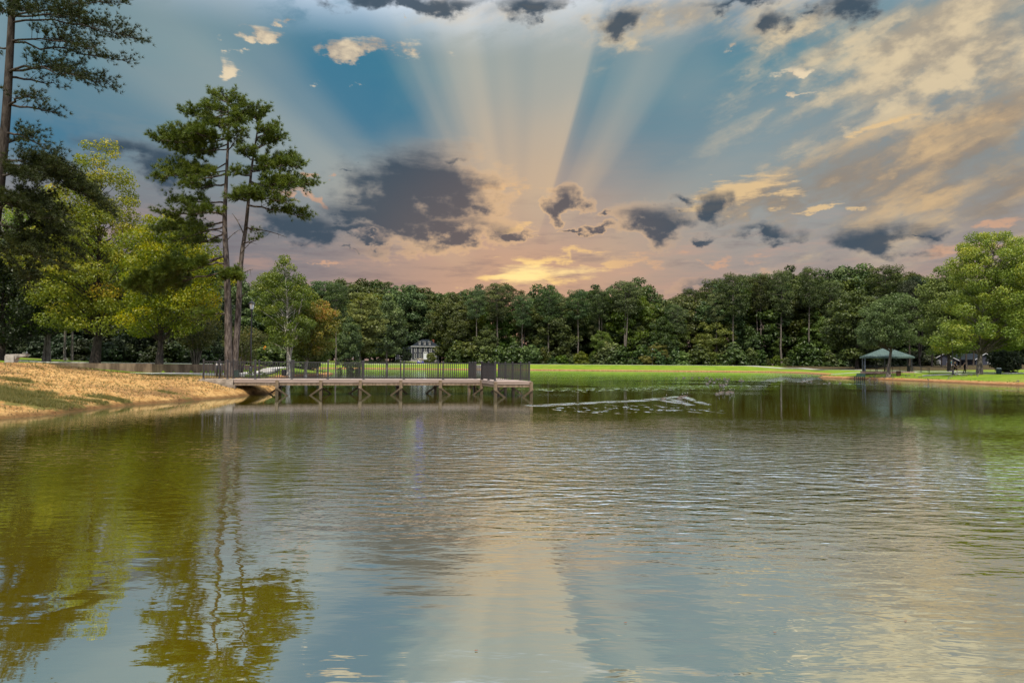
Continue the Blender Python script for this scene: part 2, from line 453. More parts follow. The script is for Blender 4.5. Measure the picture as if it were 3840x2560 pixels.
def terrain(x, y):
    x = np.asarray(x, float); y = np.asarray(y, float)
    d = lake_d(x, y); dp = np.maximum(d, 0)
    # generic bank
    z = np.interp(dp, [0, 0.5, 2, 6, 10, 15, 30, 60, 120], [0, 0.22, 0.45, 1.0, 1.12, 1.55, 2.3, 2.9, 3.2])
    # dam: an even grass slope up to a level crest
    dam = sm(y, 205, 222) * sm(x, -55, -25)
    z = z * (1 - dam) + dam * np.interp(dp, [0, 0.4, 1.2, 13, 17, 30, 80], [0, 0.15, 0.35, 2.0, 2.0, 1.7, 1.6])
    # far left, by the house: a rising lawn
    fl = sm(y, 200, 225) * (1 - sm(x, -55, -25))
    z = z * (1 - fl) + fl * np.interp(dp, [0, 0.5, 10, 40, 90], [0, 0.5, 1.4, 2.9, 3.2])
    # right shore lawn
    rt = sm(x, 40, 50) * (1 - sm(y, 150, 200))
    z = z * (1 - rt) + rt * np.interp(dp, [0, 0.5, 1.3, 8, 20, 60, 120], [0, 0.16, 0.34, 1.0, 1.2, 2.1, 2.6])
    # near left bank, bare and worn, higher towards the camera
    nl = (1 - sm(x, -14, -10)) * (1 - sm(y, 47, 53))
    top = np.clip(1.0 + 0.115 * (-x - 20.5), 0.93, 1.75); top = top + (0.95 - top) * sm(y, 39, 43.5)
    steep = 0.17 + 0.26 * sm(y, 34, 37)
    cliff = 0.20 + 0.1 * vnoise(x, y, 2.2, 8)
    bank = cliff * sm(dp, 0, 0.22) + steep * dp + 0.05 * vnoise(x, y, 1.1, 5) * sm(dp, 0, 1) + 0.05 * vnoise(x, y, 3.0, 6) * sm(dp, 0, 2)
    k = 0.25; bank = -k * np.log(np.exp(-bank / k) + np.exp(-(top + 0.004 * dp) / k))
    z = z * (1 - nl) + nl * bank
    # lawn held up by the retaining wall
    up = inside(x, y, UPPER); dw = seg_dist(x, y, WALL, False)
    zu = 1.66 + 0.012 * dw - 0.12 * sm(y, 62, 100) + 0.5 * sm(dw, 12, 45)
    wgt = 1 - sm(y, 96, 108)
    z = np.where(up, np.maximum(z, z * (1 - wgt) + wgt * zu), z)
    z = z + 0.03 * vnoise(x, y, 7.0, 1) * sm(dp, 2, 6)
    return np.where(d > 0, z, np.maximum(-1.4, 0.45 * d - 0.02))


def gz(x, y): return float(terrain(np.array([x]), np.array([y]))[0])


def G(px, D):
    x = xat(px, D); return np.array([x, D, gz(x, D)])


def steps(*seg):
    out = []
    for a, b, s in seg: out.append(np.arange(a, b, s))
    return np.concatenate(out)


xs = steps((-520, -90, 12), (-90, -42, 1.6), (-42, -12, 0.32), (-12, 48, 2.5), (48, 80, 0.6), (80, 130, 2), (130, 521, 12))
ys = steps((-60, 14, 4), (14, 62, 0.32), (62, 130, 0.8), (130, 222, 2), (222, 270, 0.8), (270, 340, 3), (340, 900, 16))
XX, YY = np.meshgrid(xs, ys); ZZ = terrain(XX, YY)
nx, ny = len(xs), len(ys)
ii = (np.arange(ny - 1)[:, None] * nx + np.arange(nx - 1)[None]).ravel()
g = Geo().add(np.stack([XX, YY, ZZ], -1).reshape(-1, 3), np.stack([ii, ii + 1, ii + nx + 1, ii + nx], -1))
ground_me = g.mesh('ground', None, True)


def vattr(name, val):
    a = ground_me.attributes.new(name, 'FLOAT', 'POINT'); a.data.foreach_set('value', np.asarray(val, np.float32).ravel())


DD = lake_d(XX, YY)
sand = (1 - sm(XX, -13, -11)) * (1 - sm(YY, 46.0, 47.6)) * (1 - sm(DD, 13, 17))
vattr('sand', sand)
# worn grass left standing on the sand
pt = np.zeros_like(XX)
for (px, py, D, rx, ry, s) in [(70, 0, 25.5, 3.4, 1.5, 1), (200, 0, 26.2, 1.6, 0.8, .9), (-60, 0, 26, 3, 3, 1), (340, 0, 28.2, 1.4, .55, .8), (430, 0, 29.6, 1.6, .5, .9), (90, 0, 30.5, 1.2, .7, .8), (640, 0, 34, 1.1, .4, .7), (730, 0, 33.4, .8, .4, .7), (560, 0, 44.8, 5, .8, .8), (470, 0, 45.6, 4, .6, .8)]:
    x0 = xat(px, D); pt = np.maximum(pt, s * np.exp(-(((XX - x0) / rx) ** 2 + ((YY - D) / ry) ** 2)))
vattr('patch', pt)
woods = np.maximum.reduce([sm(YY, 249, 254) * sm(XX, -26, -18) * (1 - sm(XX, 70, 84)), sm(YY, 300, 312), sm(XX, 84, 98) * sm(YY, 136, 160), (1 - sm(XX, -52, -40)) * sm(YY, 74, 80) * (1 - sm(YY, 96, 104)),
                           (1 - sm(XX, -110, -95)), (1 - sm(XX, -84, -66)) * sm(YY, 140, 170)])
vattr('woods', woods)

gm = bpy.data.materials.new('ground'); gm.use_nodes = True; t = NT(gm.node_tree); bs = t.nodes['Principled BSDF']
geo = t.n('ShaderNodeNewGeometry'); pos = geo.outputs['Position']; sp = t.n('ShaderNodeSeparateXYZ', {0: pos})
A = lambda n: t.n('ShaderNodeAttribute', attribute_name=n).outputs['Fac']
n1 = t.noise(pos, 0.25, 4, 0.6); n2 = t.noise(pos, 2.2, 6, 0.65); n3 = t.noise(pos, 11.0, 4, 0.7)
grass = t.mix(t.smooth(n1, 0.35, 0.65), (0.095, 0.172, 0.012, 1), (0.155, 0.228, 0.016, 1))
grass = t.mix(t.smooth(n2, 0.40, 0.75), grass, (0.19, 0.225, 0.030, 1))
grass = t.mix(t.m('MULTIPLY', t.smooth(t.noise(pos, 0.07, 5, 0.65), 0.52, 0.68), 0.6), grass, (0.20, 0.185, 0.045, 1))
grass = t.mix(t.m('MULTIPLY', t.smooth(n3, 0.55, 0.75), 0.5), grass, (0.06, 0.15, 0.008, 1))
dirt = t.mix(t.smooth(n2, 0.35, 0.65), (0.26, 0.115, 0.04, 1), (0.40, 0.23, 0.11, 1))
edge = t.m('ADD', sp.outputs[2], t.m('MULTIPLY_ADD', n2, 0.5, -0.25))
earth = t.smooth(edge, 0.42, 0.24)
c = t.mix(earth, grass, dirt)
sandc = t.mix(t.smooth(n2, 0.3, 0.62), (0.31, 0.155, 0.045, 1), (0.52, 0.315, 0.12, 1))
sandc = t.mix(t.smooth(n1, 0.5, 0.72), sandc, (0.30, 0.155, 0.055, 1))
sandc = t.mix(t.m('MULTIPLY', t.smooth(t.m('MULTIPLY_ADD', n1, 0.5, t.m('MULTIPLY', n3, 0.6)), 0.54, 0.66), 0.75), sandc, (0.16, 0.095, 0.045, 1))
tuft = t.smooth(t.m('ADD', A('patch'), t.m('MULTIPLY_ADD', n2, 2.0, -1.0)), 0.30, 0.62)
sandc = t.mix(tuft, sandc, t.mix(n3, (0.085, 0.085, 0.018, 1), (0.20, 0.165, 0.05, 1)))
wet = t.smooth(t.m('MULTIPLY_ADD', n2, 0.16, sp.outputs[2]), 0.30, 0.13)
c = t.mix(t.smooth(t.m('ADD', A('sand'), t.m('MULTIPLY_ADD', n2, 0.5, -0.25)), 0.4, 0.6), c, sandc)
c = t.mix(t.m('MULTIPLY', wet, 0.8), c, (0.095, 0.048, 0.020, 1))
litter = t.mix(n2, (0.035, 0.028, 0.012, 1), (0.075, 0.055, 0.025, 1))
c = t.mix(t.smooth(t.m('ADD', A('woods'), t.m('MULTIPLY_ADD', n2, 0.6, -0.3)), 0.4, 0.7), c, litter)
t.put(bs.inputs['Base Color'], c); bs.inputs['Roughness'].default_value = 0.95; bs.inputs['Specular IOR Level'].default_value = 0.1
hb = t.m('ADD', t.m('MULTIPLY', n3, 0.14), t.m('MULTIPLY', n2, 0.22))
t.links.new(t.n('ShaderNodeBump', {'Strength': 0.8, 'Distance': 1.0, 'Height': hb}).outputs[0], bs.inputs['Normal'])
ground_me.materials.append(gm)
tag(link('ground', ground_me), kind='structure')

# ------------------------------------------------------------------ the lake
wm = bpy.data.materials.new('lake_water'); wm.use_nodes = True; t = NT(wm.node_tree); t.nodes.clear()
pos = t.n('ShaderNodeNewGeometry').outputs['Position']; sp = t.n('ShaderNodeSeparateXYZ', {0: pos}); X, Y = sp.outputs[0], sp.outputs[1]
flat = t.vm('MULTIPLY', pos, (0.42, 1.0, 0.0))
chop = t.noise(flat, 4.4, 3, 0.55, dist=0.2)                          # wind ripples, crests across the view
swell = t.noise(t.vm('MULTIPLY', pos, (0.55, 1.0, 0.0)), 1.3, 2, 0.5, dist=0.5)
slick = t.noise(t.vm('MULTIPLY', pos, (0.06, 0.09, 0.0)), 1.0, 2, 0.5)
breeze = t.smooth(Y, 5.0, 12.0, 0.16, 1.0)
breeze = t.m('MULTIPLY', breeze, t.smooth(slick, 0.36, 0.60, 0.35, 1.25))
calm = t.smooth(Y, 12.0, 30.0, 1.0, 0.08)
lee = t.smooth(t.m('MULTIPLY_ADD', Y, 0.30, X), -4.0, 4.0, 0.22, 1.0)                               # sheltered under the left bank
amp = t.m('MULTIPLY', t.m('MULTIPLY', breeze, calm), lee)


def wake(ax, ay, bx, by, wid):
    """0..1 inside a strip from a to b"""
    L = math.hypot(bx - ax, by - ay); ux, uy = (bx - ax) / L, (by - ay) / L
    rel = t.vm('SUBTRACT', pos, (ax, ay, 0))
    u = t.m('DIVIDE', t.vm('DOT_PRODUCT', rel, (ux, uy, 0)), L); v = t.m('ABSOLUTE', t.vm('DOT_PRODUCT', rel, (-uy, ux, 0)))
    wv = t.m('MULTIPLY_ADD', n_w, wid * 1.6, -wid * 0.8)
    m = t.smooth(t.m('ABSOLUTE', t.m('SUBTRACT', v, wv)), wid, wid * 0.3)
    return t.m('MULTIPLY', m, t.m('MULTIPLY', t.smooth(u, -0.02, 0.03), t.smooth(u, 1.02, 0.95)))


n_w = t.noise(pos, 0.9, 3, 0.6)


def wpt(px, py): d = ray(px, py); k = -EYE / d.z; return d.x * k, d.y * k


WAKES = [((1985, 1521), (2420, 1500), .7), ((2420, 1500), (2560, 1486), .6), ((2560, 1486), (2655, 1518), .3), ((2520, 1497), (2600, 1520), .3), ((2480, 1500), (2560, 1512), .35)]
FIELDS = [((2480, 1452), (2790, 1444), 3.2), ((2020, 1464), (2560, 1454), 4.0), ((2700, 1446), (2900, 1446), 3.0), ((2560, 1434), (2720, 1434), 3.0), ((2780, 1426), (3060, 1432), 5.0), ((3040, 1438), (3280, 1440), 4.0), ((3400, 1446), (3540, 1452), 3.5),
          ((3740, 1462), (3850, 1466), 2.5), ((2080, 1535), (2640, 1530), 3.0)]


def strips(lst):
    out = None
    for a, b, wd in lst:
        (ax, ay), (bx, by) = wpt(*a), wpt(*b); q = wake(ax, ay, bx, by, wd); out = q if out is None else t.m('MAXIMUM', out, q)
    return out


glit = t.noise(t.vm('MULTIPLY', pos, (0.6, 1.0, 0)), 5.0, 2, 0.6)
wk = t.m('MULTIPLY', strips(WAKES), t.smooth(t.noise(t.vm('MULTIPLY', pos, (0.7, 0.5, 0)), 1.6, 3, 0.6), 0.40, 0.56))
fleck = t.noise(t.vm('MULTIPLY', pos, (1.0, 0.35, 0)), 2.2, 2, 0.6)      # scattered breaking ripples round the flock
wk = t.m('MAXIMUM', wk, t.m('MULTIPLY', strips(FIELDS), t.smooth(fleck, 0.56, 0.66)))
h = t.m('ADD', t.m('MULTIPLY', t.m('MULTIPLY', chop, amp), 0.058), t.m('MULTIPLY', t.m('MULTIPLY', swell, t.m('MULTIPLY', lee, calm)), 0.016))
h = t.m('ADD', h, t.m('MULTIPLY', t.m('MULTIPLY', glit, wk), 0.15))
bmp = t.n('ShaderNodeBump', {'Strength': 1.0, 'Distance': 1.0, 'Height': h}).outputs[0]
body = t.n('ShaderNodeBsdfDiffuse', {'Color': (0.31, 0.23, 0.005, 1), 'Normal': bmp})
gl = t.n('ShaderNodeBsdfGlossy', {'Color': (0.77, 0.88, 1.0, 1), 'Roughness': 0.012, 'Normal': bmp})
fr = t.n('ShaderNodeFresnel', {'IOR': 1.75, 'Normal': bmp}).outputs[0]
fr = t.m('MULTIPLY_ADD', t.m('POWER', fr, 0.45), 0.25, 0.75, clamp=True)
mx = t.n('ShaderNodeMixShader', {0: fr, 1: body.outputs[0], 2: gl.outputs[0]})
t.links.new(mx.outputs[0], t.n('ShaderNodeOutputMaterial').inputs[0])
lake = Geo().add([(-120, -16, 0), (130, -16, 0), (130, 262, 0), (-120, 262, 0)], [[0, 1, 2, 3]]).build('lake_water', wm)
tag(lake, kind='structure')

# ------------------------------------------------------------------ paths, road and retaining wall
concrete = material('concrete_path', (0.40, 0.38, 0.36), 0.9, 0.2, color2=(0.50, 0.48, 0.45), scale=1.2, bump=0.004)
asphalt = material('pale_asphalt', (0.30, 0.29, 0.29), 0.9, 0.2, color2=(0.38, 0.37, 0.37), scale=2.0, bump=0.006)


def spline(P, step):
    P = np.array(P, float); out = []
    for i in range(len(P) - 1):
        p0, p1, p2, p3 = P[max(i - 1, 0)], P[i], P[i + 1], P[min(i + 2, len(P) - 1)]
        n = max(2, int(np.linalg.norm(p2 - p1) / step)); s = np.linspace(0, 1, n, endpoint=False)[:, None]
        out.append(0.5 * (2 * p1 + (p2 - p0) * s + (2 * p0 - 5 * p1 + 4 * p2 - p3) * s ** 2 + (3 * p1 - p0 - 3 * p2 + p3) * s ** 3))
    return np.concatenate(out + [P[-1:]])


def ribbon(name, pts, width, mat, step=0.6, up=0.05):
    P = spline(pts, step); T = np.gradient(P, axis=0); T /= np.linalg.norm(T, axis=1)[:, None]; N = np.stack([-T[:, 1], T[:, 0]], 1)
    rows = [P + N * width * q for q in (-0.5, -0.25, 0, 0.25, 0.5)]
    Z = np.stack([terrain(r[:, 0], r[:, 1]) for r in rows]); zc = Z.max(0) + up
    V = [np.c_[rows[0], zc - 0.25]] + [np.c_[r, zc] for r in rows] + [np.c_[rows[-1], zc - 0.25]]
    V = np.stack(V, 1); n, k = V.shape[:2]; i = (np.arange(n - 1)[:, None] * k + np.arange(k - 1)[None]).ravel()
    return tag(Geo().add(V.reshape(-1, 3), np.stack([i, i + 1, i + k + 1, i + k], -1)).build(name, mat), kind='structure')


ribbon('path', [(-70, 46.4), (-40, 46.5), (-30, 46.7), (-24.5, 47.6)], 4.6, concrete, 0.4, 0.04)
ribbon('path', [(-27.5, 47.4), (-25.2, 49.2), (-23.4, 54), (-25.4, 62), (-28.2, 73), (-34.2, 97), (-38, 112), (-46, 140), (-60, 186), (-72, 222), (-95, 262)], 2.2, concrete)
ribbon('path', [(-100, 63), (-60, 61.5), (-40, 61), (-33, 64), (-36, 80), (-45, 100)], 1.6, concrete)
ribbon('road', [(-140, 128), (-90, 120), (-62, 112), (-48, 104), (-44, 98), (-52, 128), (-66, 170), (-90, 220)][:4] + [(-42, 101), (-41, 92)], 3.4, asphalt)
ribbon('path', [(-85, 252), (-60, 253.5), (-38, 253), (-18, 250.5), (20, 246), (60, 242), (80, 238.5), (91, 226), (92, 200), (86, 160), (78, 130), (74, 112)], 1.8, concrete, 1.0, 0.07)
ribbon('path', [(60.5, 100.5), (63, 98.8), (67, 96.5), (76, 97), (100, 94)], 1.8, concrete, 0.5)
ribbon('path', [(62, 132), (70, 122), (74, 111), (75.5, 101), (76, 97.2)], 1.6, concrete, 0.5, 0.045)

wallm = material('weathered_concrete', (0.075, 0.052, 0.036), 0.95, 0.1, color2=(0.20, 0.145, 0.10), scale=1.6, bump=0.02, stretch=(1, 1, 0.25))
W = spline(WALL[1:], 100.0)
def wall_piece(P, base_off, top, name, th=0.32):
    gW = Geo()
    for a, b in zip(P[:-1], P[1:]):
        a = np.array(a); b = np.array(b); tt = (b - a) / np.linalg.norm(b - a); nn = np.array([-tt[1], tt[0]]) * th / 2; a = a - tt * 0.1; b = b + tt * 0.1
        za, zb = top(a), top(b); fa, fb = gz(*(a + [0, -0.8])) - 0.6, gz(*(b + [0, -0.8])) - 0.6
        q = [a - nn, b - nn, b + nn, a + nn]; zt = [za, zb, zb, za]; zf = [min(fa, fb)] * 4
        gW.add([(p[0], p[1], z) for p, z in zip(q, zf)] + [(p[0], p[1], z) for p, z in zip(q, zt)],
               [[0, 1, 5, 4], [1, 2, 6, 5], [2, 3, 7, 6], [3, 0, 4, 7], [4, 5, 6, 7], [3, 2, 1, 0]])
    return gW.build(name, wallm)


wl = thing('retaining_wall', 'long low brown concrete retaining wall between the lower path and the lawn', 'wall', (-27, 51.6, 1.1))
for nm, P, tp in (('wall_run', [(-95, 53.0), (-60, 51.8), (-27.2, 51.6)], lambda p: 1.76), ('wall_run', [(-27.2, 51.6), (-25.6, 56), (-27.6, 65)], lambda p: 1.72),
                  ('wall_run', [(-27.6, 65.2), (-30.3, 76)], lambda p: 1.66), ('wall_run', [(-30.35, 76.2), (-33.2, 88)], lambda p: 1.58), ('wall_run', [(-33.25, 88.2), (-36.1, 100)], lambda p: 1.44)):
    o = wall_piece(P, 0, tp, nm); o.parent = wl; o.location = (27, -51.6, -1.1)

# ------------------------------------------------------------------ vegetation
def leaf_mat(name, stops, trans=0.35, gloss=0.02, obj_var=0.18):
    """foliage: colour by the clump's tint and each leaf's own random value; light passes through"""
    if name in MATS: return MATS[name]
    m = bpy.data.materials.new(name); m.use_nodes = True; t = NT(m.node_tree); t.nodes.clear()
    tint = t.n('ShaderNodeAttribute', attribute_name='tint').outputs['Fac']
    isl = t.n('ShaderNodeNewGeometry').outputs['Random Per Island']
    oi = t.n('ShaderNodeObjectInfo').outputs['Random']
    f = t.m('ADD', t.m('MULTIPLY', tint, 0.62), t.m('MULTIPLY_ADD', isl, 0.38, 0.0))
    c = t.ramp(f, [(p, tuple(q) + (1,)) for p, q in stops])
    if obj_var:
        c = t.n('ShaderNodeHueSaturation', {'Hue': t.m('MULTIPLY_ADD', t.m('FRACT', t.m('MULTIPLY', oi, 7.3)), 0.07, 0.455), 'Saturation': t.m('MULTIPLY_ADD', oi, -0.25, 1.1), 'Value': t.m('MULTIPLY_ADD', oi, obj_var * 2, 1 - obj_var), 'Color': c}).outputs[0]
    df = t.n('ShaderNodeBsdfDiffuse', {'Color': c}); tr = t.n('ShaderNodeBsdfTranslucent', {'Color': c})
    s1 = t.n('ShaderNodeMixShader', {0: trans, 1: df.outputs[0], 2: tr.outputs[0]})
    gs = t.n('ShaderNodeBsdfGlossy', {'Color': (1, 1, 1, 1), 'Roughness': 0.45})
    s2 = t.n('ShaderNodeMixShader', {0: gloss, 1: s1.outputs[0], 2: gs.outputs[0]})
    t.links.new(s2.outputs[0], t.n('ShaderNodeOutputMaterial').inputs[0])
    MATS[name] = m
    return m


def bark_mat(name, c1, c2, scale=9.0, streak=0.22, bump=0.03):
    return material(name, c1, 0.95, 0.1, color2=c2, scale=scale, bump=bump, stretch=(1, 1, streak))


BARK_PINE = bark_mat('pine_bark', (0.032, 0.024, 0.020), (0.135, 0.112, 0.098))
BARK_GREY = bark_mat('grey_bark', (0.045, 0.037, 0.030), (0.155, 0.135, 0.115))
BARK_DARK = bark_mat('dark_bark', (0.020, 0.016, 0.013), (0.060, 0.050, 0.042))
BARK_PALE = bark_mat('pale_bark', (0.16, 0.14, 0.115), (0.46, 0.43, 0.38), 5.0, 0.5)
LEAF_YELLOW = leaf_mat('sycamore_leaves', [(0.0, (0.050, 0.085, 0.005)), (0.36, (0.130, 0.180, 0.006)), (0.62, (0.26, 0.275, 0.008)), (0.84, (0.46, 0.385, 0.010)), (1.0, (0.50, 0.26, 0.02))], 0.45)
LEAF_SYC = leaf_mat('green_sycamore_leaves', [(0.0, (0.070, 0.105, 0.005)), (0.45, (0.185, 0.215, 0.006)), (0.78, (0.32, 0.285, 0.008)), (0.92, (0.45, 0.32, 0.012)), (1.0, (0.45, 0.18, 0.02))], 0.45)
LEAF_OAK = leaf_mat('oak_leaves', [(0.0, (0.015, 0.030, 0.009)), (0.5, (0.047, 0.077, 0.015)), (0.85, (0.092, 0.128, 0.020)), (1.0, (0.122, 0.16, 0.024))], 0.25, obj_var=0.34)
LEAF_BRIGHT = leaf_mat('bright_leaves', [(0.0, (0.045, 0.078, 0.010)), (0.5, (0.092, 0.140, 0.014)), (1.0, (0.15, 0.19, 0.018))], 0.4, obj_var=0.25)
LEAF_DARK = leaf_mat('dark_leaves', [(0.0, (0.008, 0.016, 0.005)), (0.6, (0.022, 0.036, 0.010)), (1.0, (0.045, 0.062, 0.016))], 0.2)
LEAF_OLIVE = leaf_mat('grey_green_leaves', [(0.0, (0.035, 0.060, 0.016)), (0.5, (0.080, 0.120, 0.030)), (1.0, (0.135, 0.175, 0.050))], 0.3, obj_var=0.0)
LEAF_BIRCH = leaf_mat('birch_leaves', [(0.0, (0.050, 0.085, 0.008)), (0.55, (0.115, 0.155, 0.012)), (0.85, (0.20, 0.21, 0.014)), (1.0, (0.27, 0.22, 0.02))], 0.45, obj_var=0.0)
LEAF_AUTUMN = leaf_mat('turning_leaves', [(0.0, (0.055, 0.085, 0.012)), (0.4, (0.13, 0.15, 0.016)), (0.7, (0.25, 0.20, 0.02)), (0.9, (0.33, 0.14, 0.03)), (1.0, (0.28, 0.07, 0.02))], 0.45, obj_var=0.0)
LEAF_MYRTLE = leaf_mat('myrtle_leaves', [(0.0, (0.030, 0.045, 0.010)), (0.5, (0.075, 0.085, 0.015)), (0.85, (0.15, 0.115, 0.02)), (1.0, (0.22, 0.10, 0.02))], 0.4, obj_var=0.0)
LEAF_WILLOW = leaf_mat('thin_willow_leaves', [(0.0, (0.07, 0.075, 0.018)), (0.6, (0.145, 0.14, 0.03)), (1.0, (0.22, 0.19, 0.04))], 0.35, obj_var=0.0)
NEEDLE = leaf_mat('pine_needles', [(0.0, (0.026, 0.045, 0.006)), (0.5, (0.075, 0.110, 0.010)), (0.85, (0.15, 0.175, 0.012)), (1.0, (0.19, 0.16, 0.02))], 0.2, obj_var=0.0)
NEEDLE_DARK = leaf_mat('dark_pine_needles', [(0.0, (0.010, 0.018, 0.004)), (0.5, (0.030, 0.042, 0.008)), (0.85, (0.065, 0.070, 0.012)), (1.0, (0.12, 0.08, 0.03))], 0.2, obj_var=0.0)  # darker needle colour for the pine at the left edge


def unit(v): return v / (np.linalg.norm(v, axis=-1, keepdims=True) + 1e-9)


def leaves(geo, rng, C, Nn, size, tint, asp=0.62):
    """one small folded leaf blade per centre"""
    n = len(C); Nn = unit(Nn); a = unit(np.cross(Nn, rng.normal(size=(n, 3)))); b = np.cross(Nn, a)
    s = (size * rng.uniform(0.65, 1.35, n))[:, None]
    V = np.stack([C - a * s, C - b * s * asp + Nn * s * 0.18, C + a * s, C + b * s * asp + Nn * s * 0.18], 1).reshape(-1, 3)
    F = np.arange(n)[:, None] * 4 + np.arange(4)[None]
    geo.add(V, F, np.repeat(tint, 4))


def sphere_dirs(rng, n): return unit(rng.normal(size=(n, 3)))


def bez(a, b, c, n):
    s = np.linspace(0, 1, n)[:, None]; return (1 - s) ** 2 * a + 2 * s * (1 - s) * b + s * s * c


def broadleaf(seed, H, tr, cb, R, env, nclump, lpc, lsize, csize, lean=(0, 0), squash=0.75, shell=0.55, branch=True, off=(0, 0), tint_h=0.25, spread=1.0, fork=None, k=7, tint_side=0.0):
    """trunk and crown meshes of a broad-leaved tree standing at the origin"""
    rng = np.random.default_rng(seed); wood = Geo(); leaf = Geo()
    ns = 9; zz = np.linspace(0, 1, ns)
    tx = lean[0] * zz ** 1.5 + 0.012 * H * np.cumsum(rng.normal(size=ns)) * 0.35; ty = lean[1] * zz ** 1.5 + 0.012 * H * np.cumsum(rng.normal(size=ns)) * 0.35
    tx[0] = ty[0] = 0; top = 0.88 * H
    trunk = np.c_[tx, ty, zz * top - 0.25 * (zz == 0)]; rad = tr * (1 - 0.9 * zz ** 0.9) + tr * 0.45 * np.exp(-zz * 22)
    wood.tube(trunk, rad, max(k, 6))
    for q in (fork or []):
        wood.tube(bez(np.array([0, 0, q[0]]), np.array([q[1] * 0.35, q[2] * 0.35, q[0] + (q[3] - q[0]) * 0.55]), np.array(q[1:4]), 8), np.linspace(q[4], q[4] * 0.35, 8), 6)
    tp = lambda h: np.array([np.interp(h, trunk[:, 2], trunk[:, 0]), np.interp(h, trunk[:, 2], trunk[:, 1]), h])
    cl = []
    for i in range(nclump):
        best = None
        for c in range(5):
            u = rng.uniform(0, 1) ** 0.9; h = cb + (H - cb) * u; rm = max(R * env(u), 0.02 * R); th = rng.uniform(0, 2 * np.pi); q = (shell + (1 - shell) * rng.uniform()) if rng.uniform() < 0.72 else rng.uniform(0.1, shell)
            p = np.array([off[0] * math.sin(u * math.pi) + lean[0] * u + rm * q * math.cos(th) * spread, off[1] * math.sin(u * math.pi) + lean[1] * u + rm * q * math.sin(th), h])
            dmin = min([np.linalg.norm(p - e) for e in cl] or [9e9])
            if best is None or dmin > best[0]: best = (dmin, p, u)
        cl.append(best[1]); p = best[1]; u = best[2]
        cs = csize * rng.uniform(0.65, 1.35) * (1.0 if u < 0.85 else 0.8)
        n = int(lpc * (cs / csize) ** 2)
        d = sphere_dirs(rng, n); rad_ = cs * (0.35 + 0.65 * rng.uniform(size=n) ** 0.6)
        pos_ = p + d * rad_[:, None] * np.array([1.08, 1.08, squash])
        pos_[:, 2] += 0.12 * cs * vnoise(pos_[:, 0] * 3, pos_[:, 1] * 3, cs, seed % 9)
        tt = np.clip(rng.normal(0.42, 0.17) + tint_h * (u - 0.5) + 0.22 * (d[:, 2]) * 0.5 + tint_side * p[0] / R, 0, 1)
        leaves(leaf, rng, pos_, d * 0.7 + rng.normal(size=(n, 3)) * 0.55 + np.array([0, 0, 0.35]), lsize, np.clip(tt + rng.normal(0, 0.06, n), 0, 1))
        if branch:
            rr_ = math.hypot(p[0] - tp(min(p[2], top))[0], p[1] - tp(min(p[2], top))[1])
            hs = np.clip(p[2] - rr_ * rng.uniform(0.45, 0.8) - 0.4, cb * 0.75 if cb > 1 else 0.3, top * 0.97); a = tp(hs)
            mid = a * 0.5 + p * 0.5 + np.array([0, 0, 0.10 * rr_]) + rng.normal(size=3) * 0.05 * rr_
            r0 = tr * np.clip(0.16 + 0.05 * rr_ / R, 0.1, 0.3) * (1.1 - 0.6 * hs / H)
            wood.tube(bez(a, mid, p + np.array([0, 0, 0.2 * cs]), 6), np.linspace(r0, r0 * 0.18, 6), 4, cap=False)
    return wood, leaf


def needle_tufts(geo, rng, P, Dv, n, L, wd, tint, open_=0.85):
    """n needles fanned round each tuft's direction"""
    m = len(P); Dv = unit(Dv)
    d = unit(np.repeat(Dv, n, 0) + open_ * sphere_dirs(rng, m * n)); p = np.repeat(P, n, 0) - d * 0.02
    ln = (L * rng.uniform(0.7, 1.15, m * n))[:, None]; sd = unit(np.cross(d, rng.normal(size=(m * n, 3)))) * wd / 2
    tip = p + d * ln; tip[:, 2] -= 0.06 * L
    V = np.stack([p - sd, p + sd, tip], 1).reshape(-1, 3); F = np.arange(m * n)[:, None] * 3 + np.arange(3)[None]
    geo.add(V, F, np.repeat(np.clip(np.repeat(tint, n) + rng.normal(0, 0.05, m * n), 0, 1), 3))


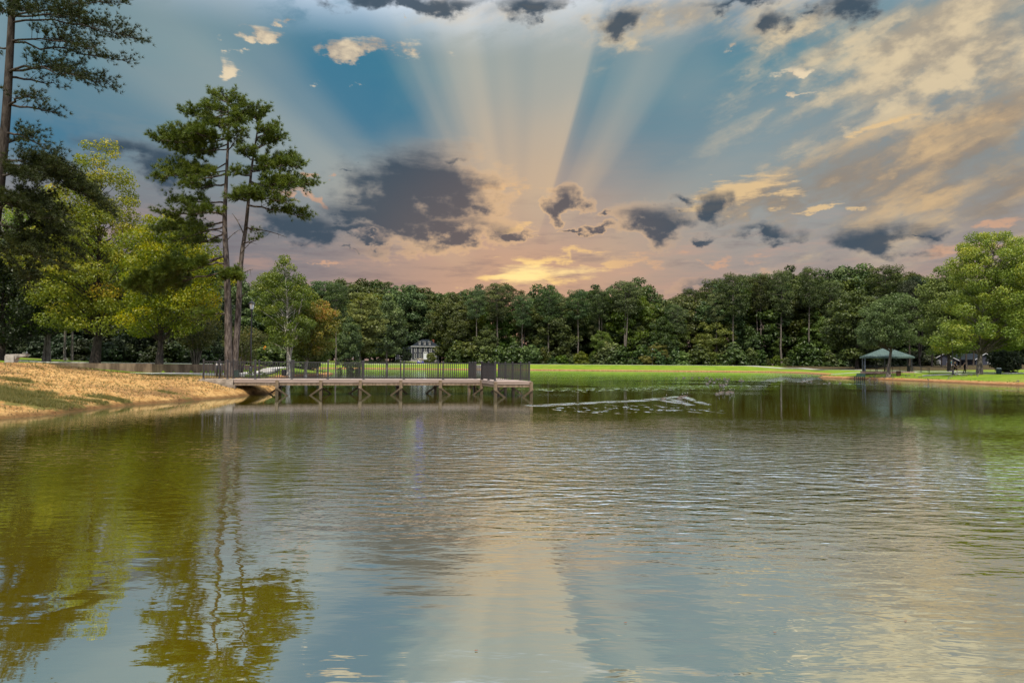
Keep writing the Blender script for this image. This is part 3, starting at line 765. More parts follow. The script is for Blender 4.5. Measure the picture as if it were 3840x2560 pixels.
def pine_branch(wood, leaf, rng, a, tip, r0, dens=1.0, L=0.24, needles=16, droop=0.25, start=0.30, wd=0.022, tw_len=0.32, tint0=0.42):
    """a limb from a to tip with side twigs carrying needle tufts"""
    a, tip = np.array(a, float), np.array(tip, float); ln = np.linalg.norm(tip - a)
    mid = a * 0.45 + tip * 0.55 + np.array([0, 0, droop * ln * 0.5]) + rng.normal(size=3) * 0.05 * ln
    P = bez(a, mid, tip, 10); P[1:-1] += rng.normal(size=(8, 3)) * 0.012 * ln
    wood.tube(P, np.linspace(r0, 0.012, 10), 5, cap=False)
    nt = max(5, int(ln * 4.6 * dens)); TP, TD, TT = [], [], []
    for i in range(nt):
        s = start + (1 - start) * (i + rng.uniform()) / nt; k_ = s * 9; j = min(int(k_), 8); p = P[j] + (P[j + 1] - P[j]) * (k_ - j)
        tg = unit(P[j + 1] - P[j]); sd = unit(np.cross(tg, [0, 0, 1.0])) * (1 if i % 2 else -1)
        tl = (tw_len * ln * (1.15 - s) + 0.30) * rng.uniform(0.5, 1.35); tl = min(tl, 1.9)
        dr = unit(tg * rng.uniform(0.5, 1.0) + sd * rng.uniform(0.4, 1.0) + np.array([0, 0, rng.uniform(-0.25, 0.75)]))
        e = p + dr * tl + np.array([0, 0, 0.12 * tl]); wood.tube(np.array([p, p * 0.5 + e * 0.5 + rng.normal(size=3) * 0.04 * tl, e]), [0.018, 0.012, 0.006], 3, cap=False)
        nf = max(3, int(tl * 7.5 * dens)); tn = rng.normal(tint0, 0.13)
        for q in np.linspace(0.35, 1.0, nf):
            pp = p + (e - p) * q + rng.normal(size=3) * 0.09 * (0.4 + q); TP.append(pp); TD.append(dr + np.array([0, 0, 0.55]) + rng.normal(size=3) * 0.35); TT.append(tn + 0.15 * q)
    if TP: needle_tufts(leaf, rng, np.array(TP), np.array(TD), needles, L, wd, np.clip(np.array(TT), 0, 1))


def far_pine(seed, H, tr, cb, R, n=26, lpc=150, lsize=0.34, double=False):
    """tall bare trunk, rounded open crown in flat clumps, for trees a long way off"""
    rng = np.random.default_rng(seed); wood = Geo(); leaf = Geo(); zz = np.linspace(0, 1, 10)
    x = 0.02 * H * np.cumsum(rng.normal(size=10)) * 0.18; y = 0.02 * H * np.cumsum(rng.normal(size=10)) * 0.18; x[0] = y[0] = 0
    T = np.c_[x, y, zz * H * 0.97 - 0.3 * (zz == 0)]; wood.tube(T, tr * (1 - 0.82 * zz), 7)
    if double:
        wood.tube(bez(np.array([0.1, 0, 3.0]), np.array([1.4, 0.2, H * 0.35]), np.array([1.5, 0.4, H * 0.85]), 9), np.linspace(tr * 0.8, tr * 0.2, 9), 6)
    for q in range(7):                                            # dead stubs on the bare bole
        h = rng.uniform(0.25 * H, cb); a = np.array([np.interp(h, T[:, 2], x), np.interp(h, T[:, 2], y), h]); th = rng.uniform(0, 6.28)
        wood.tube(np.array([a, a + np.array([math.cos(th), math.sin(th), 0.35]) * rng.uniform(0.7, 1.9)]), [0.06, 0.02], 4, cap=False)
    for i in range(n):
        u = (i + rng.uniform()) / n; h = cb + (H - cb) * u; rm = R * (0.55 + 0.6 * u if u < 0.6 else 1.0 * math.sqrt(max(0.03, 1 - ((u - 0.6) / 0.42) ** 2))) * rng.uniform(0.45, 1.05); th = i * 2.4 + rng.uniform(-0.5, 0.5)
        a = np.array([np.interp(h, T[:, 2], x), np.interp(h, T[:, 2], y), min(h - 0.18 * rm, T[-1, 2])]); p = np.array([a[0] + rm * math.cos(th), a[1] + rm * math.sin(th), h])
        wood.tube(bez(a, a * 0.5 + p * 0.5 + np.array([0, 0, -0.05 * rm]), p, 5), np.linspace(tr * 0.22, 0.03, 5), 4, cap=False)
        cs = R * 0.34 * rng.uniform(0.7, 1.3); m = int(lpc * rng.uniform(0.8, 1.2)); d = sphere_dirs(rng, m)
        pos_ = p + d * (cs * (0.3 + 0.7 * rng.uniform(size=m) ** 0.6))[:, None] * np.array([1.15, 1.15, 0.55])
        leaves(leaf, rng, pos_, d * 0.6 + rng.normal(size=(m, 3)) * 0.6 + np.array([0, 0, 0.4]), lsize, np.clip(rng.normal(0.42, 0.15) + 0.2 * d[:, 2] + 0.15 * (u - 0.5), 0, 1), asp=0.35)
    return wood, leaf


def tree(name, label, wood, leaf, bark, leafm, loc, rz=0.0, group=None, cat='tree', sc=1.0):
    r = thing(name, label, cat, loc, rz, group); r.scale = (sc, sc, sc)
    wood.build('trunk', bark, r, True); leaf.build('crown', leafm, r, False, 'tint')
    return r


ROUND = lambda u: math.sqrt(max(0.0, 1 - (1.9 * u - 0.85) ** 2)) if u < 0.97 else 0.15
EGG = lambda u: (0.62 + 0.75 * u if u < 0.4 else 0.92 * math.sqrt(max(0.01, 1 - ((u - 0.4) / 0.62) ** 2)))
TALL = lambda u: 0.75 + 0.25 * math.sin(u * 3.0) if u < 0.55 else 1.0 * (1 - ((u - 0.55) / 0.47) ** 1.6) + 0.03
SPIRE = lambda u: 1.0 - 0.85 * u
BUSH = lambda u: math.sqrt(max(0.02, 1 - (u * 0.98) ** 2))
FULL = lambda u: 0.85 + 0.15 * math.sin(u * 3.1) if u < 0.7 else 0.98 * math.sqrt(max(0.01, 1 - ((u - 0.7) / 0.32) ** 2))

# --- the pair of pine stems behind the landward end of the pier
rng = np.random.default_rng(5)
PD = 45.0
base_p = G(866, PD)
hp = thing('pine_tree', 'tall twin-stemmed pine with scaly trunk beside the landward end of the pier', 'tree', base_p)
wood, leaf = Geo(), Geo()
rel = lambda px, py, dd=0.0: at(px, py, PD + dd) - base_p
sA = np.array([(860, 1425), (858, 1330), (856, 1200), (853, 1080), (848, 960), (843, 860), (844, 770), (848, 690), (852, 600), (856, 510), (856, 430), (853, 360)], float)
sB = np.array([(876, 1425), (882, 1330), (890, 1235), (896, 1120), (900, 1030), (910, 930), (921, 861), (932, 750), (945, 620), (958, 540), (968, 470), (976, 420)], float)
TA = np.array([rel(x, y, 0.0) for x, y in spline(sA, 30)]); TB = np.array([rel(x, y, 0.25 + 0.3 * i / 40) for i, (x, y) in enumerate(spline(sB, 30))])
fl = lambda T, r: r * np.interp(np.linspace(0, 1, len(T)), [0, .05, .25, .6, 1], [1.35, 1.0, .85, .52, .12])
wood.tube(TA, fl(TA, 0.27), 10); wood.tube(TB, fl(TB, 0.22), 10)
# (stem, height of the fork on the photo, tip x, tip y, depth of the tip, density)
HP = [('A', 385, 800, 350, .9, 1.1), ('A', 390, 905, 375, -.9, 1.1), ('A', 420, 770, 400, -1.3, 1.1), ('A', 460, 930, 430, 1.4, 1.1), ('A', 480, 900, 440, -1.9, 1.1), ('B', 450, 940, 430, 1.0, 1), ('B', 520, 1040, 470, .5, 1), ('A', 400, 790, 395, .6, 1), ('A', 375, 830, 345, -.5, 1), ('A', 380, 880, 350, .4, 1), ('A', 430, 690, 425, .8, 1.1), ('A', 440, 720, 470, -1.6, 1), ('A', 450, 930, 400, -1.4, 1), ('A', 470, 800, 455, 2.0, 1), ('A', 500, 610, 505, .5, 1.2), ('A', 520, 585, 520, -1.2, 1.2),
      ('A', 520, 720, 500, -2.2, 1.2), ('A', 540, 650, 560, 2.2, 1), ('A', 560, 700, 560, -1.0, 1.1), ('A', 570, 900, 480, -2.2, 1), ('A', 610, 610, 640, 1.5, .9), ('A', 640, 590, 665, -1.0, 1), ('A', 650, 690, 690, -2.4, .9), ('A', 690, 700, 700, 1.8, .8), ('A', 760, 640, 750, .6, .8),
      ('A', 790, 600, 800, -.9, .95), ('A', 800, 720, 790, -2.2, .9), ('A', 830, 590, 862, .9, 1), ('A', 850, 640, 905, -1.2, .9), ('A', 870, 700, 915, 1.5, .8),
      ('B', 470, 1005, 405, .4, 1.1), ('B', 480, 960, 400, -1.2, 1.1), ('B', 500, 1010, 480, -1.4, 1.1), ('B', 560, 1020, 500, 1.4, 1), ('B', 560, 1060, 510, -.6, 1.1), ('B', 600, 1110, 590, .6, 1.2), ('B', 620, 1125, 625, -1.5, 1.1), ('B', 600, 920, 560, -2.0, 1.1), ('B', 640, 1000, 620, 2.2, 1),
      ('B', 660, 880, 640, -1.8, 1), ('B', 690, 1180, 690, .5, 1.0), ('B', 680, 1100, 680, -1.8, 1), ('B', 710, 1060, 700, 1.9, .8), ('B', 740, 930, 725, -2.3, 1.5), ('B', 750, 870, 740, -1.5, 1.3), ('B', 770, 1155, 815, .6, 1.0), ('B', 740, 1080, 760, -1.7, .8), ('B', 850, 965, 870, .9, .5),
      ('B', 910, 960, 900, -.8, .45), ('A', 955, 505, 1075, -.6, 1.7), ('A', 960, 600, 1040, -1.4, 1.7), ('A', 985, 700, 1005, -2.0, 1.6), ('A', 1010, 560, 1090, .8, 1.3), ('A', 1030, 880, 1040, -1.6, 1.8), ('A', 1170, 755, 1180, -1.2, 1.2)]
for st, fy, tx_, ty_, dd, dn in HP:
    S = sA if st == 'A' else sB; fx = np.interp(fy, S[::-1, 1], S[::-1, 0])
    low = 0.18 if fy < 950 else 0.35
    pine_branch(wood, leaf, rng, rel(fx, fy, 0.0), rel(tx_, ty_, dd), 0.05 if fy < 650 else 0.07, dn * 1.65, L=0.31, needles=26, droop=-0.12 if fy > 650 else -0.2, start=low, wd=0.025, tw_len=0.28)
for (x0, y0, x1, y1) in [(921, 855, 1075, 890), (850, 820, 800, 800), (846, 880, 790, 865), (915, 880, 870, 800), (905, 950, 950, 905), (898, 1040, 948, 1010), (896, 1130, 928, 1095), (853, 1090, 815, 1075), (848, 905, 905, 860)]:
    p0, p1 = rel(x0, y0, .1), rel(x1, y1, rng.uniform(-.6, .8)); P = bez(p0, (p0 + p1) / 2 + np.array([0, 0, 0.25]), p1, 6); wood.tube(P, np.linspace(0.045, 0.012, 6), 4, cap=False)
    for q in range(2): wood.tube(np.array([P[3 + q], P[3 + q] + rng.normal(size=3) * 0.22 + np.array([0, 0, -0.2])]), [0.015, 0.006], 3, cap=False)
wood.build('trunk', BARK_PINE, hp, True); leaf.build('crown', NEEDLE, hp, False, 'tint')

# --- the darker pine at the left edge
rng = np.random.default_rng(8); LD = 37.0
bl = np.array([xat(-38, LD), LD, gz(xat(-38, LD), LD)])
lp = thing('pine_tree', 'dark pine at the left edge with long drooping branches against the sky', 'tree', bl)
wood, leaf = Geo(), Geo(); rel = lambda px, py, dd=0.0: at(px, py, LD + dd) - bl
sL = np.array([(-42, 1420), (-34, 1100), (-20, 860), (-2, 700), (12, 560), (24, 420), (34, 250), (42, 100), (48, -60), (54, -220)], float)
TL = np.array([rel(x, y) for x, y in spline(sL, 40)]); wood.tube(TL, np.interp(np.linspace(0, 1, len(TL)), [0, .1, .5, 1], [.36, .30, .25, .13]), 10)
LP = [(70, 480, 12, .5, .9), (85, 522, 150, -.4, 1.0), (60, 400, 90, 1.5, .8), (160, 490, 232, .6, .7), (155, 360, 190, -1.6, .8), (265, 432, 335, .5, .95), (270, 300, 300, -1.8, .8), (290, 240, 330, 1.6, .7), (390, 228, 430, .4, .8), (400, 150, 370, -1.5, .8), (500, 170, 560, -1.0, .9),
      (610, 405, 790, -.4, 1.5), (620, 330, 700, .8, 1.4), (600, 250, 640, -1.6, 1.2), (700, 260, 870, -1.0, 1.4), (740, 290, 960, .8, 1.3), (760, 170, 820, -2.0, 1.4), (820, 240, 1010, -1.2, 1.2), (860, 150, 980, -2.2, 1.3), (660, 120, 680, -2.4, 1.4), (900, 120, 1080, -1.4, 1.2), (540, 100, 520, 1.5, 1.0), (40, 90, 40, -1.8, 1.3), (60, 10, 50, -2.2, 1.3), (20, 200, -40, .5, .8), (-40, 330, -60, .6, .8), (330, -150, 380, .4, 1), (480, -160, 560, .3, 1), (650, -180, 760, .5, 1), (180, -160, 220, .5, 1), (780, -120, 900, .8, 1.2), (800, 60, 760, -2.4, 1.3)]
for fy, tx_, ty_, dd, dn in LP:
    fx = np.interp(fy, sL[::-1, 1], sL[::-1, 0])
    pine_branch(wood, leaf, rng, rel(fx, fy), rel(tx_, ty_, dd), 0.075 if fy > 200 else 0.06, dn * 1.5, L=0.25, needles=19, droop=0.20, start=0.18 if fy > 500 else 0.22, wd=0.020, tw_len=0.27, tint0=0.36)
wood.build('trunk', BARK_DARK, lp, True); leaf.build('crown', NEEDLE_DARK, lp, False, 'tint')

# --- yellowing sycamores on the walled lawn
def put(name, label, px, D, bark, leafm, cat='tree', group=None, rz=0.0, **kw):
    wd_, lf = broadleaf(**kw); return tree(name, label, wd_, lf, bark, leafm, G(px, D), rz, group, cat)


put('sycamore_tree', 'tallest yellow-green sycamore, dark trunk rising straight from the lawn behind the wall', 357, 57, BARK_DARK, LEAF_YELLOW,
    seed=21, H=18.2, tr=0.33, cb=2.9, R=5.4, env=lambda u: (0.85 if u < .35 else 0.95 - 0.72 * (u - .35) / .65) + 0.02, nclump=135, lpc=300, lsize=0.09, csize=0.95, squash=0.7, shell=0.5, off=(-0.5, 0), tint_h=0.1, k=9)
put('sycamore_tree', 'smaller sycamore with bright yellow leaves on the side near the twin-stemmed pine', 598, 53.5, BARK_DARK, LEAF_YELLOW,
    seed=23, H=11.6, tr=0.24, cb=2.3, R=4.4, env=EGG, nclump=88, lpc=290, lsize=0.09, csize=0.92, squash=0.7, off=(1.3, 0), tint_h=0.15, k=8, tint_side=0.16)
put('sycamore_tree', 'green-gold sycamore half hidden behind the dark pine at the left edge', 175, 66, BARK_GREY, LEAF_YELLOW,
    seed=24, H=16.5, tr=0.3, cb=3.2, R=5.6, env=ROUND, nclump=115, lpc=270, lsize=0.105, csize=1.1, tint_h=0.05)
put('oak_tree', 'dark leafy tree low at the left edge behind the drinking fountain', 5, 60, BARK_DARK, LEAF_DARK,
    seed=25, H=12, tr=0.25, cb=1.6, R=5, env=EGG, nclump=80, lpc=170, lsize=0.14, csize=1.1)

# --- crepe myrtles, many stems from one foot
def myrtle(label, px, D, H, R, seed):
    r_ = np.random.default_rng(seed); wd_, lf = broadleaf(seed, H, 0.05, 1.6, R, lambda u: 0.45 + 0.6 * u if u < .7 else 0.85 * math.sqrt(max(0.02, 1 - ((u - .7) / .31) ** 2)), 46, 110, 0.085, 0.62, branch=False, tint_h=0.1)
    for i in range(15):
        th = r_.uniform(0, 6.28); q = r_.uniform(0.2, 1.0); e = np.array([math.cos(th) * R * 0.75 * q, math.sin(th) * R * 0.75 * q, H * r_.uniform(0.7, 0.95)])
        wd_.tube(bez(np.array([math.cos(th) * 0.25 * q, math.sin(th) * 0.25 * q, -0.1]), np.array([math.cos(th) * R * 0.3 * q, math.sin(th) * R * 0.3 * q, H * 0.4]), e, 7), np.linspace(0.05, 0.014, 7), 4, cap=False)
    tree('crepe_myrtle', label, wd_, lf, BARK_GREY, LEAF_MYRTLE, G(px, D), 0, None, 'shrub')


myrtle('vase-shaped shrub of many bare stems on the lawn left of the twin-stemmed pine', 735, 60, 4.6, 2.1, 31)
myrtle('vase-shaped shrub with rusty leaves seen between the twin-stemmed pine and lamp post', 905, 72, 4.9, 2.4, 32)

# --- river birches at the waterside behind the pier
FK = lambda H, a: [(1.5, a, 0.3, H * .75, 0.15), (2.4, -a * .8, -0.4, H * .7, 0.12), (1.0, a * .5, -.6, H * .62, 0.10)]
put('birch_tree', 'taller pale-stemmed birch at the waterside behind the pier railing', 1085, 90, BARK_PALE, LEAF_BIRCH,
    seed=41, H=15.6, tr=0.25, cb=4.4, R=3.9, env=TALL, nclump=92, lpc=190, lsize=0.12, csize=0.82, fork=FK(15, 1.8), off=(-0.6, 0), lean=(-0.6, 0))
put('birch_tree', 'leaning birch with orange-tinged leaves right of the taller birch', 1147, 95, BARK_PALE, LEAF_AUTUMN,
    seed=42, H=10.6, tr=0.2, cb=3.0, R=3.5, env=EGG, nclump=80, lpc=140, lsize=0.14, csize=0.85, fork=FK(9, 1.4), lean=(1.6, 0), off=(0.9, 0), tint_side=0.1)
put('waterside_thicket', 'thicket of thin pale stems and green leaves at the point behind the pier', 1192, 100, BARK_PALE, LEAF_BIRCH, 'shrub',
    seed=43, H=6.6, tr=0.09, cb=1.6, R=2.6, env=EGG, nclump=44, lpc=120, lsize=0.14, csize=0.75, fork=[(0.1, a, b, 5.2, 0.06) for a, b in ((-1.2, 0), (-.6, .4), (-.2, -.3), (.5, .3), (1.1, 0))])

# --- right bank
put('sycamore_tree', 'large yellow-green sycamore on the right bank over the walkers', 3672, 95, BARK_GREY, LEAF_SYC,
    seed=51, H=19.6, tr=0.34, cb=3.6, R=7.2, env=FULL, nclump=230, lpc=340, lsize=0.125, csize=1.15, squash=0.72, lean=(2.4, 0), off=(3.4, 0), tint_h=0.05, k=9)
put('maple_tree', 'bright green tree behind the left side of the large right-hand sycamore', 3560, 124, BARK_DARK, LEAF_BRIGHT,
    seed=52, H=18.8, tr=0.3, cb=3.5, R=5.6, env=EGG, nclump=110, lpc=170, lsize=0.2, csize=1.3)
put('oak_tree', 'grey-green wind-bent tree standing in front of the gazebo', 3331, 104, BARK_GREY, LEAF_OLIVE,
    seed=53, H=12.6, tr=0.28, cb=5.2, R=4.0, env=lambda u: 0.95 - 0.1 * u if u < .6 else 0.9 * math.sqrt(max(0.02, 1 - ((u - .6) / .42) ** 2)), nclump=120, lpc=230, lsize=0.115, csize=0.9, lean=(2.2, 0), off=(-1.6, 0))
put('dark_shrub', 'dark rounded evergreen shrub behind the green litter bin', 3772, 104, BARK_DARK, LEAF_DARK, 'shrub',
    seed=54, H=3.4, tr=0.1, cb=0.1, R=2.2, env=lambda u: 0.55 + .6 * u if u < .5 else .95 * math.sqrt(max(.02, 1 - ((u - .5) / .52) ** 2)), nclump=42, lpc=140, lsize=0.14, csize=0.7)

# --- prototypes for the woods
def proto(fn, _n, **kw):
    wd_, lf = fn(**kw); return wd_.mesh('trunk', None, True), lf.mesh('crown', None, False, 'tint')


PR = {}
PR['oak'] = [proto(broadleaf, 0, seed=60 + i, H=20, tr=0.32, cb=2.5, R=6.0, env=e, nclump=80, lpc=170, lsize=0.27, csize=1.55, squash=0.7, branch=False, tint_h=0.3) for i, e in enumerate((EGG, ROUND, TALL, FULL))]
PR['poplar'] = [proto(broadleaf, 0, seed=70 + i, H=24, tr=0.3, cb=7, R=4.8, env=e, nclump=70, lpc=160, lsize=0.27, csize=1.35, squash=0.75, tint_h=0.25) for i, e in enumerate((TALL, EGG))]
PR['pine'] = [proto(far_pine, 0, seed=80 + i, H=27, tr=0.34, cb=15 + 2 * (i % 2), R=4.6, n=34, lpc=210, lsize=0.27, double=(i == 3)) for i in range(4)]
PR['bush'] = [proto(broadleaf, 0, seed=90 + i, H=4.5, tr=0.08, cb=0.2, R=2.6, env=e, nclump=30, lpc=80, lsize=0.27, csize=0.95, branch=False, tint_h=0.35) for i, e in enumerate((BUSH, SPIRE))]
BARK_OF = {'oak': BARK_DARK, 'poplar': BARK_GREY, 'pine': BARK_GREY, 'bush': BARK_DARK}
_mat_mesh = {}


def with_mat(me, m):
    k_ = (me.name, m.name)
    if k_ not in _mat_mesh:
        c = me.copy() if len(me.materials) else me
        if len(c.materials): c.materials.clear()
        c.materials.append(m); _mat_mesh[k_] = c
    return _mat_mesh[k_]


rw = np.random.default_rng(77)


def plant(kind, px, D, top_y, leafm, label, group, name=None, width=1.0, idx=None, bark=None, base_drop=0.0, cat=None):
    """one tree of the woods: its foot D metres out, its top at a height read off the photograph"""
    x = xat(px, D); z0 = gz(x, D) - base_drop
    Ht = at(px, top_y, D)[2] - z0
    i = int(rw.integers(len(PR[kind]))) if idx is None else idx
    wme, lme = PR[kind][i]; H0 = {'oak': 20, 'poplar': 24, 'pine': 27, 'bush': 4.5}[kind]
    s = Ht / H0 / 0.985
    nm = name or {'oak': 'oak_tree', 'poplar': 'poplar_tree', 'pine': 'pine_tree', 'bush': 'shrub'}[kind]
    r = thing(nm, label, cat or ('shrub' if kind == 'bush' else 'tree'), (x, D, z0), rw.uniform(0, 6.28), group)
    sxy = s * width * rw.uniform(0.92, 1.08); r.scale = (sxy, sxy, s)
    link('trunk', with_mat(wme, bark or BARK_OF[kind]), r); link('crown', with_mat(lme, leafm), r)
    return r


SKY_X = [560, 700, 900, 1050, 1100, 1180, 1270, 1350, 1450, 1560, 1660, 1700, 1760, 1830, 1900, 1960, 2020, 2060, 2110, 2200, 2300, 2400, 2450, 2550, 2640, 2740, 2830, 2900, 3000, 3100, 3170, 3250, 3350, 3450, 3500, 3600, 3900]
SKY_Y = [1000, 1000, 1030, 1050, 1050, 1045, 1055, 1050, 1065, 1080, 1110, 1078, 1082, 1075, 1072, 1112, 1098, 1092, 1128, 1098, 1072, 1062, 1100, 1096, 1078, 1038, 1042, 1022, 1022, 1016, 1002, 1028, 1018, 1030, 1085, 1110, 1110]
sky_y = lambda px: float(np.interp(px, SKY_X, SKY_Y))
GW = 'trees of the wood behind the dam'
# individually recognisable ones first
for px, D, ty, wdt, ix, lab in [(2342, 252, 1063, 1.25, 3, 'double-trunked pine with bare pale stems rising at the middle of the dam'),
                                (2055, 254, 1090, 1.0, 0, 'pine with a thin bare reddish trunk just right of the pier end'),
                                (2170, 253, 1097, 1.0, 1, 'pine with a bare trunk left of the double-trunked pine behind the dam'),
                                (2752, 251, 1036, 1.0, 0, 'pine with a pale bare trunk left of the two thin straight pines'),
                                (2932, 251, 1024, .85, 2, 'left of the two thin straight pines behind the right end of the dam'),
                                (3033, 251, 1016, .75, 1, 'right of the two thin straight pines behind the right end of the dam'),
                                (1862, 257, 1072, 1.15, 2, 'round-topped pine behind the end of the pier below the sun glow')]:
    plant('pine', px, D, ty, LEAF_OAK, lab, None, 'pine_tree', wdt, ix)
plant('oak', 3215, 190, 1088, LEAF_OAK, 'broad round-crowned oak filling the wood edge left of the gazebo', None, 'oak_tree', 1.15, 1)
plant('oak', 2465, 250, 1285, LEAF_WILLOW, 'thin yellowish willow shrub at the foot of the wood behind the dam lamp', None, 'willow_shrub', 1.5, 1, cat='shrub')
plant('bush', 2425, 248.5, 1335, LEAF_WILLOW, 'low yellow bush left of the willow shrub behind the dam lamp', None, 'shrub', 1.5, 0)
plant('oak', 2480, 254, 1190, LEAF_OAK, 'small flat-topped tree above the yellowish willow shrub', None, 'oak_tree', 1.0, 1)
# slim bare-boled pines standing along the front of the wood
for px in (1790, 1957, 2110, 2255, 2545, 2690, 2855, 3110):
    plant('pine', px + rw.uniform(-6, 6), rw.uniform(252.5, 256), sky_y(px) + rw.uniform(0, 60), LEAF_OAK, 'slim bare-boled pine fronting the dam wood', GW, width=rw.uniform(0.7, 0.95))
# skyline, middle and front ranks of the wood
rw = np.random.default_rng(177)
px = 1695.0
while px < 3560:
    D = rw.uniform(270, 290); k_ = rw.choice(['pine', 'oak', 'pine', 'poplar', 'pine'])
    plant(k_, px, D, sky_y(px) + rw.uniform(-16, 40), LEAF_OAK, {'pine': 'dark pine on the dam wood skyline', 'oak': 'dark oak on the dam wood skyline', 'poplar': 'tall narrow tree on the dam wood skyline'}[k_], GW, width=rw.uniform(0.95, 1.2))
    px += rw.uniform(38, 58)
px = 1735.0
while px < 3520:
    D = rw.uniform(259, 268); k_ = rw.choice(['poplar', 'oak', 'pine', 'poplar']); lm = LEAF_BRIGHT if rw.uniform() < 0.22 else LEAF_OAK
    y0 = sky_y(px); plant(k_, px, D, y0 + (1366 - y0) * rw.uniform(0.06, 0.40), lm, 'light green tree amid the dam wood' if lm is LEAF_BRIGHT else 'mid-height dark green tree in the dam wood', GW, width=rw.uniform(1.0, 1.3))
    px += rw.uniform(46, 66)
px = 1720.0
while px < 3180:
    D = rw.uniform(253, 258); y0 = sky_y(px); lm = LEAF_BRIGHT if rw.uniform() < 0.2 else LEAF_OAK
    plant(rw.choice(['oak', 'poplar']), px, D, 1366 - (1366 - y0) * rw.uniform(0.28, 0.66), lm, 'low light green tree fronting the dam wood' if lm is LEAF_BRIGHT else 'low dark green tree fronting the dam wood', GW, width=rw.uniform(0.9, 1.25))
    px += rw.uniform(80, 150)
px = 1690.0
while px < 3230:
    plant('bush', px, rw.uniform(250.5, 253), 1366 - rw.uniform(20, 84), LEAF_BRIGHT if rw.uniform() < 0.2 else LEAF_OAK, 'shrub at the foot of the dam wood', 'shrubs along the foot of the wood', width=rw.uniform(0.9, 1.3)); px += rw.uniform(22, 40)
for px in np.arange(1020, 3620, 44):
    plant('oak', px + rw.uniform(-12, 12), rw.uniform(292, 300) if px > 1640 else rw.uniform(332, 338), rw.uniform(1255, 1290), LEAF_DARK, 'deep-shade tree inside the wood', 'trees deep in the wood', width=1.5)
# woods round the house
rw = np.random.default_rng(277)
GL = 'trees of the wood left of the house'
plant('poplar', 1350, 175, 1105, LEAF_BRIGHT, 'tall light green tree between the birches and the house', None, 'poplar_tree', 1.5, 1)
plant('pine', 1262, 130, 1075, LEAF_OAK, 'bushy dark pine just right of the orange-tinged birch', None, 'pine_tree', 0.9, 1)
plant('oak', 1310, 150, 1195, LEAF_OAK, 'low dark pine-like tree in front of the white arbour', None, 'evergreen_tree', 0.7, 2)
plant('poplar', 1452, 215, 1120, LEAF_OAK, 'tall tree with a pale straight trunk left of the house', None, 'poplar_tree', 1.2, 0)
plant('oak', 1462, 268, 1145, LEAF_OAK, 'dark oak overhanging the left wing of the house', None, 'oak_tree', 1.0, 0)
plant('oak', 1718, 285, 1120, LEAF_BRIGHT, 'light green tree against the right end of the house', None, 'oak_tree', 0.9, 2)
plant('oak', 1522, 268, 1300, LEAF_DARK, 'small dark ornamental tree in front of the left half of the house', None, 'ornamental_tree', 1.2, 1)
plant('oak', 1617, 266, 1322, LEAF_BRIGHT, 'small flat-topped ornamental tree in front of the right half of the house', None, 'ornamental_tree', 1.5, 1)
for px in (1535, 1575, 1612, 1650, 1680):
    plant('oak', px, 322, sky_y(px) + rw.uniform(0, 25), LEAF_OAK, 'tall dark oak close behind the house', 'oaks close behind the house', width=1.15)
for px in np.arange(1000, 1700, 34):
    px = px + rw.uniform(-10, 10); D = rw.uniform(300, 330); k_ = rw.choice(['pine', 'oak', 'oak']); plant(k_, px, D, sky_y(px) + rw.uniform(-4, 30), LEAF_OAK, 'dark skyline tree near the house', GL, width=rw.uniform(1.05, 1.3))
for px in (1130, 1175, 1215, 1290, 1330, 1390, 1415, 1436):
    D = rw.uniform(262, 285); plant('oak', px + rw.uniform(-8, 8), D, sky_y(px) + rw.uniform(50, 130), LEAF_OAK if rw.uniform() < .7 else LEAF_BRIGHT, 'mid-height tree near the house', GL, width=rw.uniform(1.0, 1.2))
for px in (1320, 1345, 1360, 1395, 1420, 1440, 1475, 1495):
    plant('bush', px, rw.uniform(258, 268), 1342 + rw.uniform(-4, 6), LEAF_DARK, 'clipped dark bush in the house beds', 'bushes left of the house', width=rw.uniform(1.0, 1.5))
# woods behind the left lawn
rw = np.random.default_rng(377)
GB = 'trees of the wood behind the left lawn'
for px in np.arange(-160, 1120, 62):
    px = px + rw.uniform(-18, 18); D = rw.uniform(118, 150)
    plant('oak' if rw.uniform() < .75 else 'pine', px, D, rw.uniform(900, 990) if px < 780 else rw.uniform(1040, 1120), LEAF_OAK, 'tall dark tree behind the left lawn', GB, width=rw.uniform(0.95, 1.2))
for px in np.arange(-120, 800, 60):
    px = px + rw.uniform(-18, 18); D = rw.uniform(82, 98)
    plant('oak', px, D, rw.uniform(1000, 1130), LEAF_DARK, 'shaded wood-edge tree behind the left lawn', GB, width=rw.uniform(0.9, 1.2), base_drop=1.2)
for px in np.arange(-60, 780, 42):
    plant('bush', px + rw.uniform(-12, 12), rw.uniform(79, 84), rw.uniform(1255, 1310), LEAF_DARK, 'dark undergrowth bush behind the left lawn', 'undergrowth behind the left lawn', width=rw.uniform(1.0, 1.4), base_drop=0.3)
for px in (965, 1010, 1050, 1100, 1140):
    plant('bush', px, rw.uniform(118, 128), rw.uniform(1270, 1300), LEAF_OAK, 'leafy shrub on the rise behind birches', 'shrubs behind the birches', width=1.4)
for px, D, ty, lab in [(245, 74, 930, 'left of two straight grey pine trunks behind the tall sycamore'), (272, 75, 960, 'right of two straight grey pine trunks behind the tall sycamore')]:
    plant('pine', px, D, ty, LEAF_OAK, lab, None, 'pine_tree', 0.9, 0)
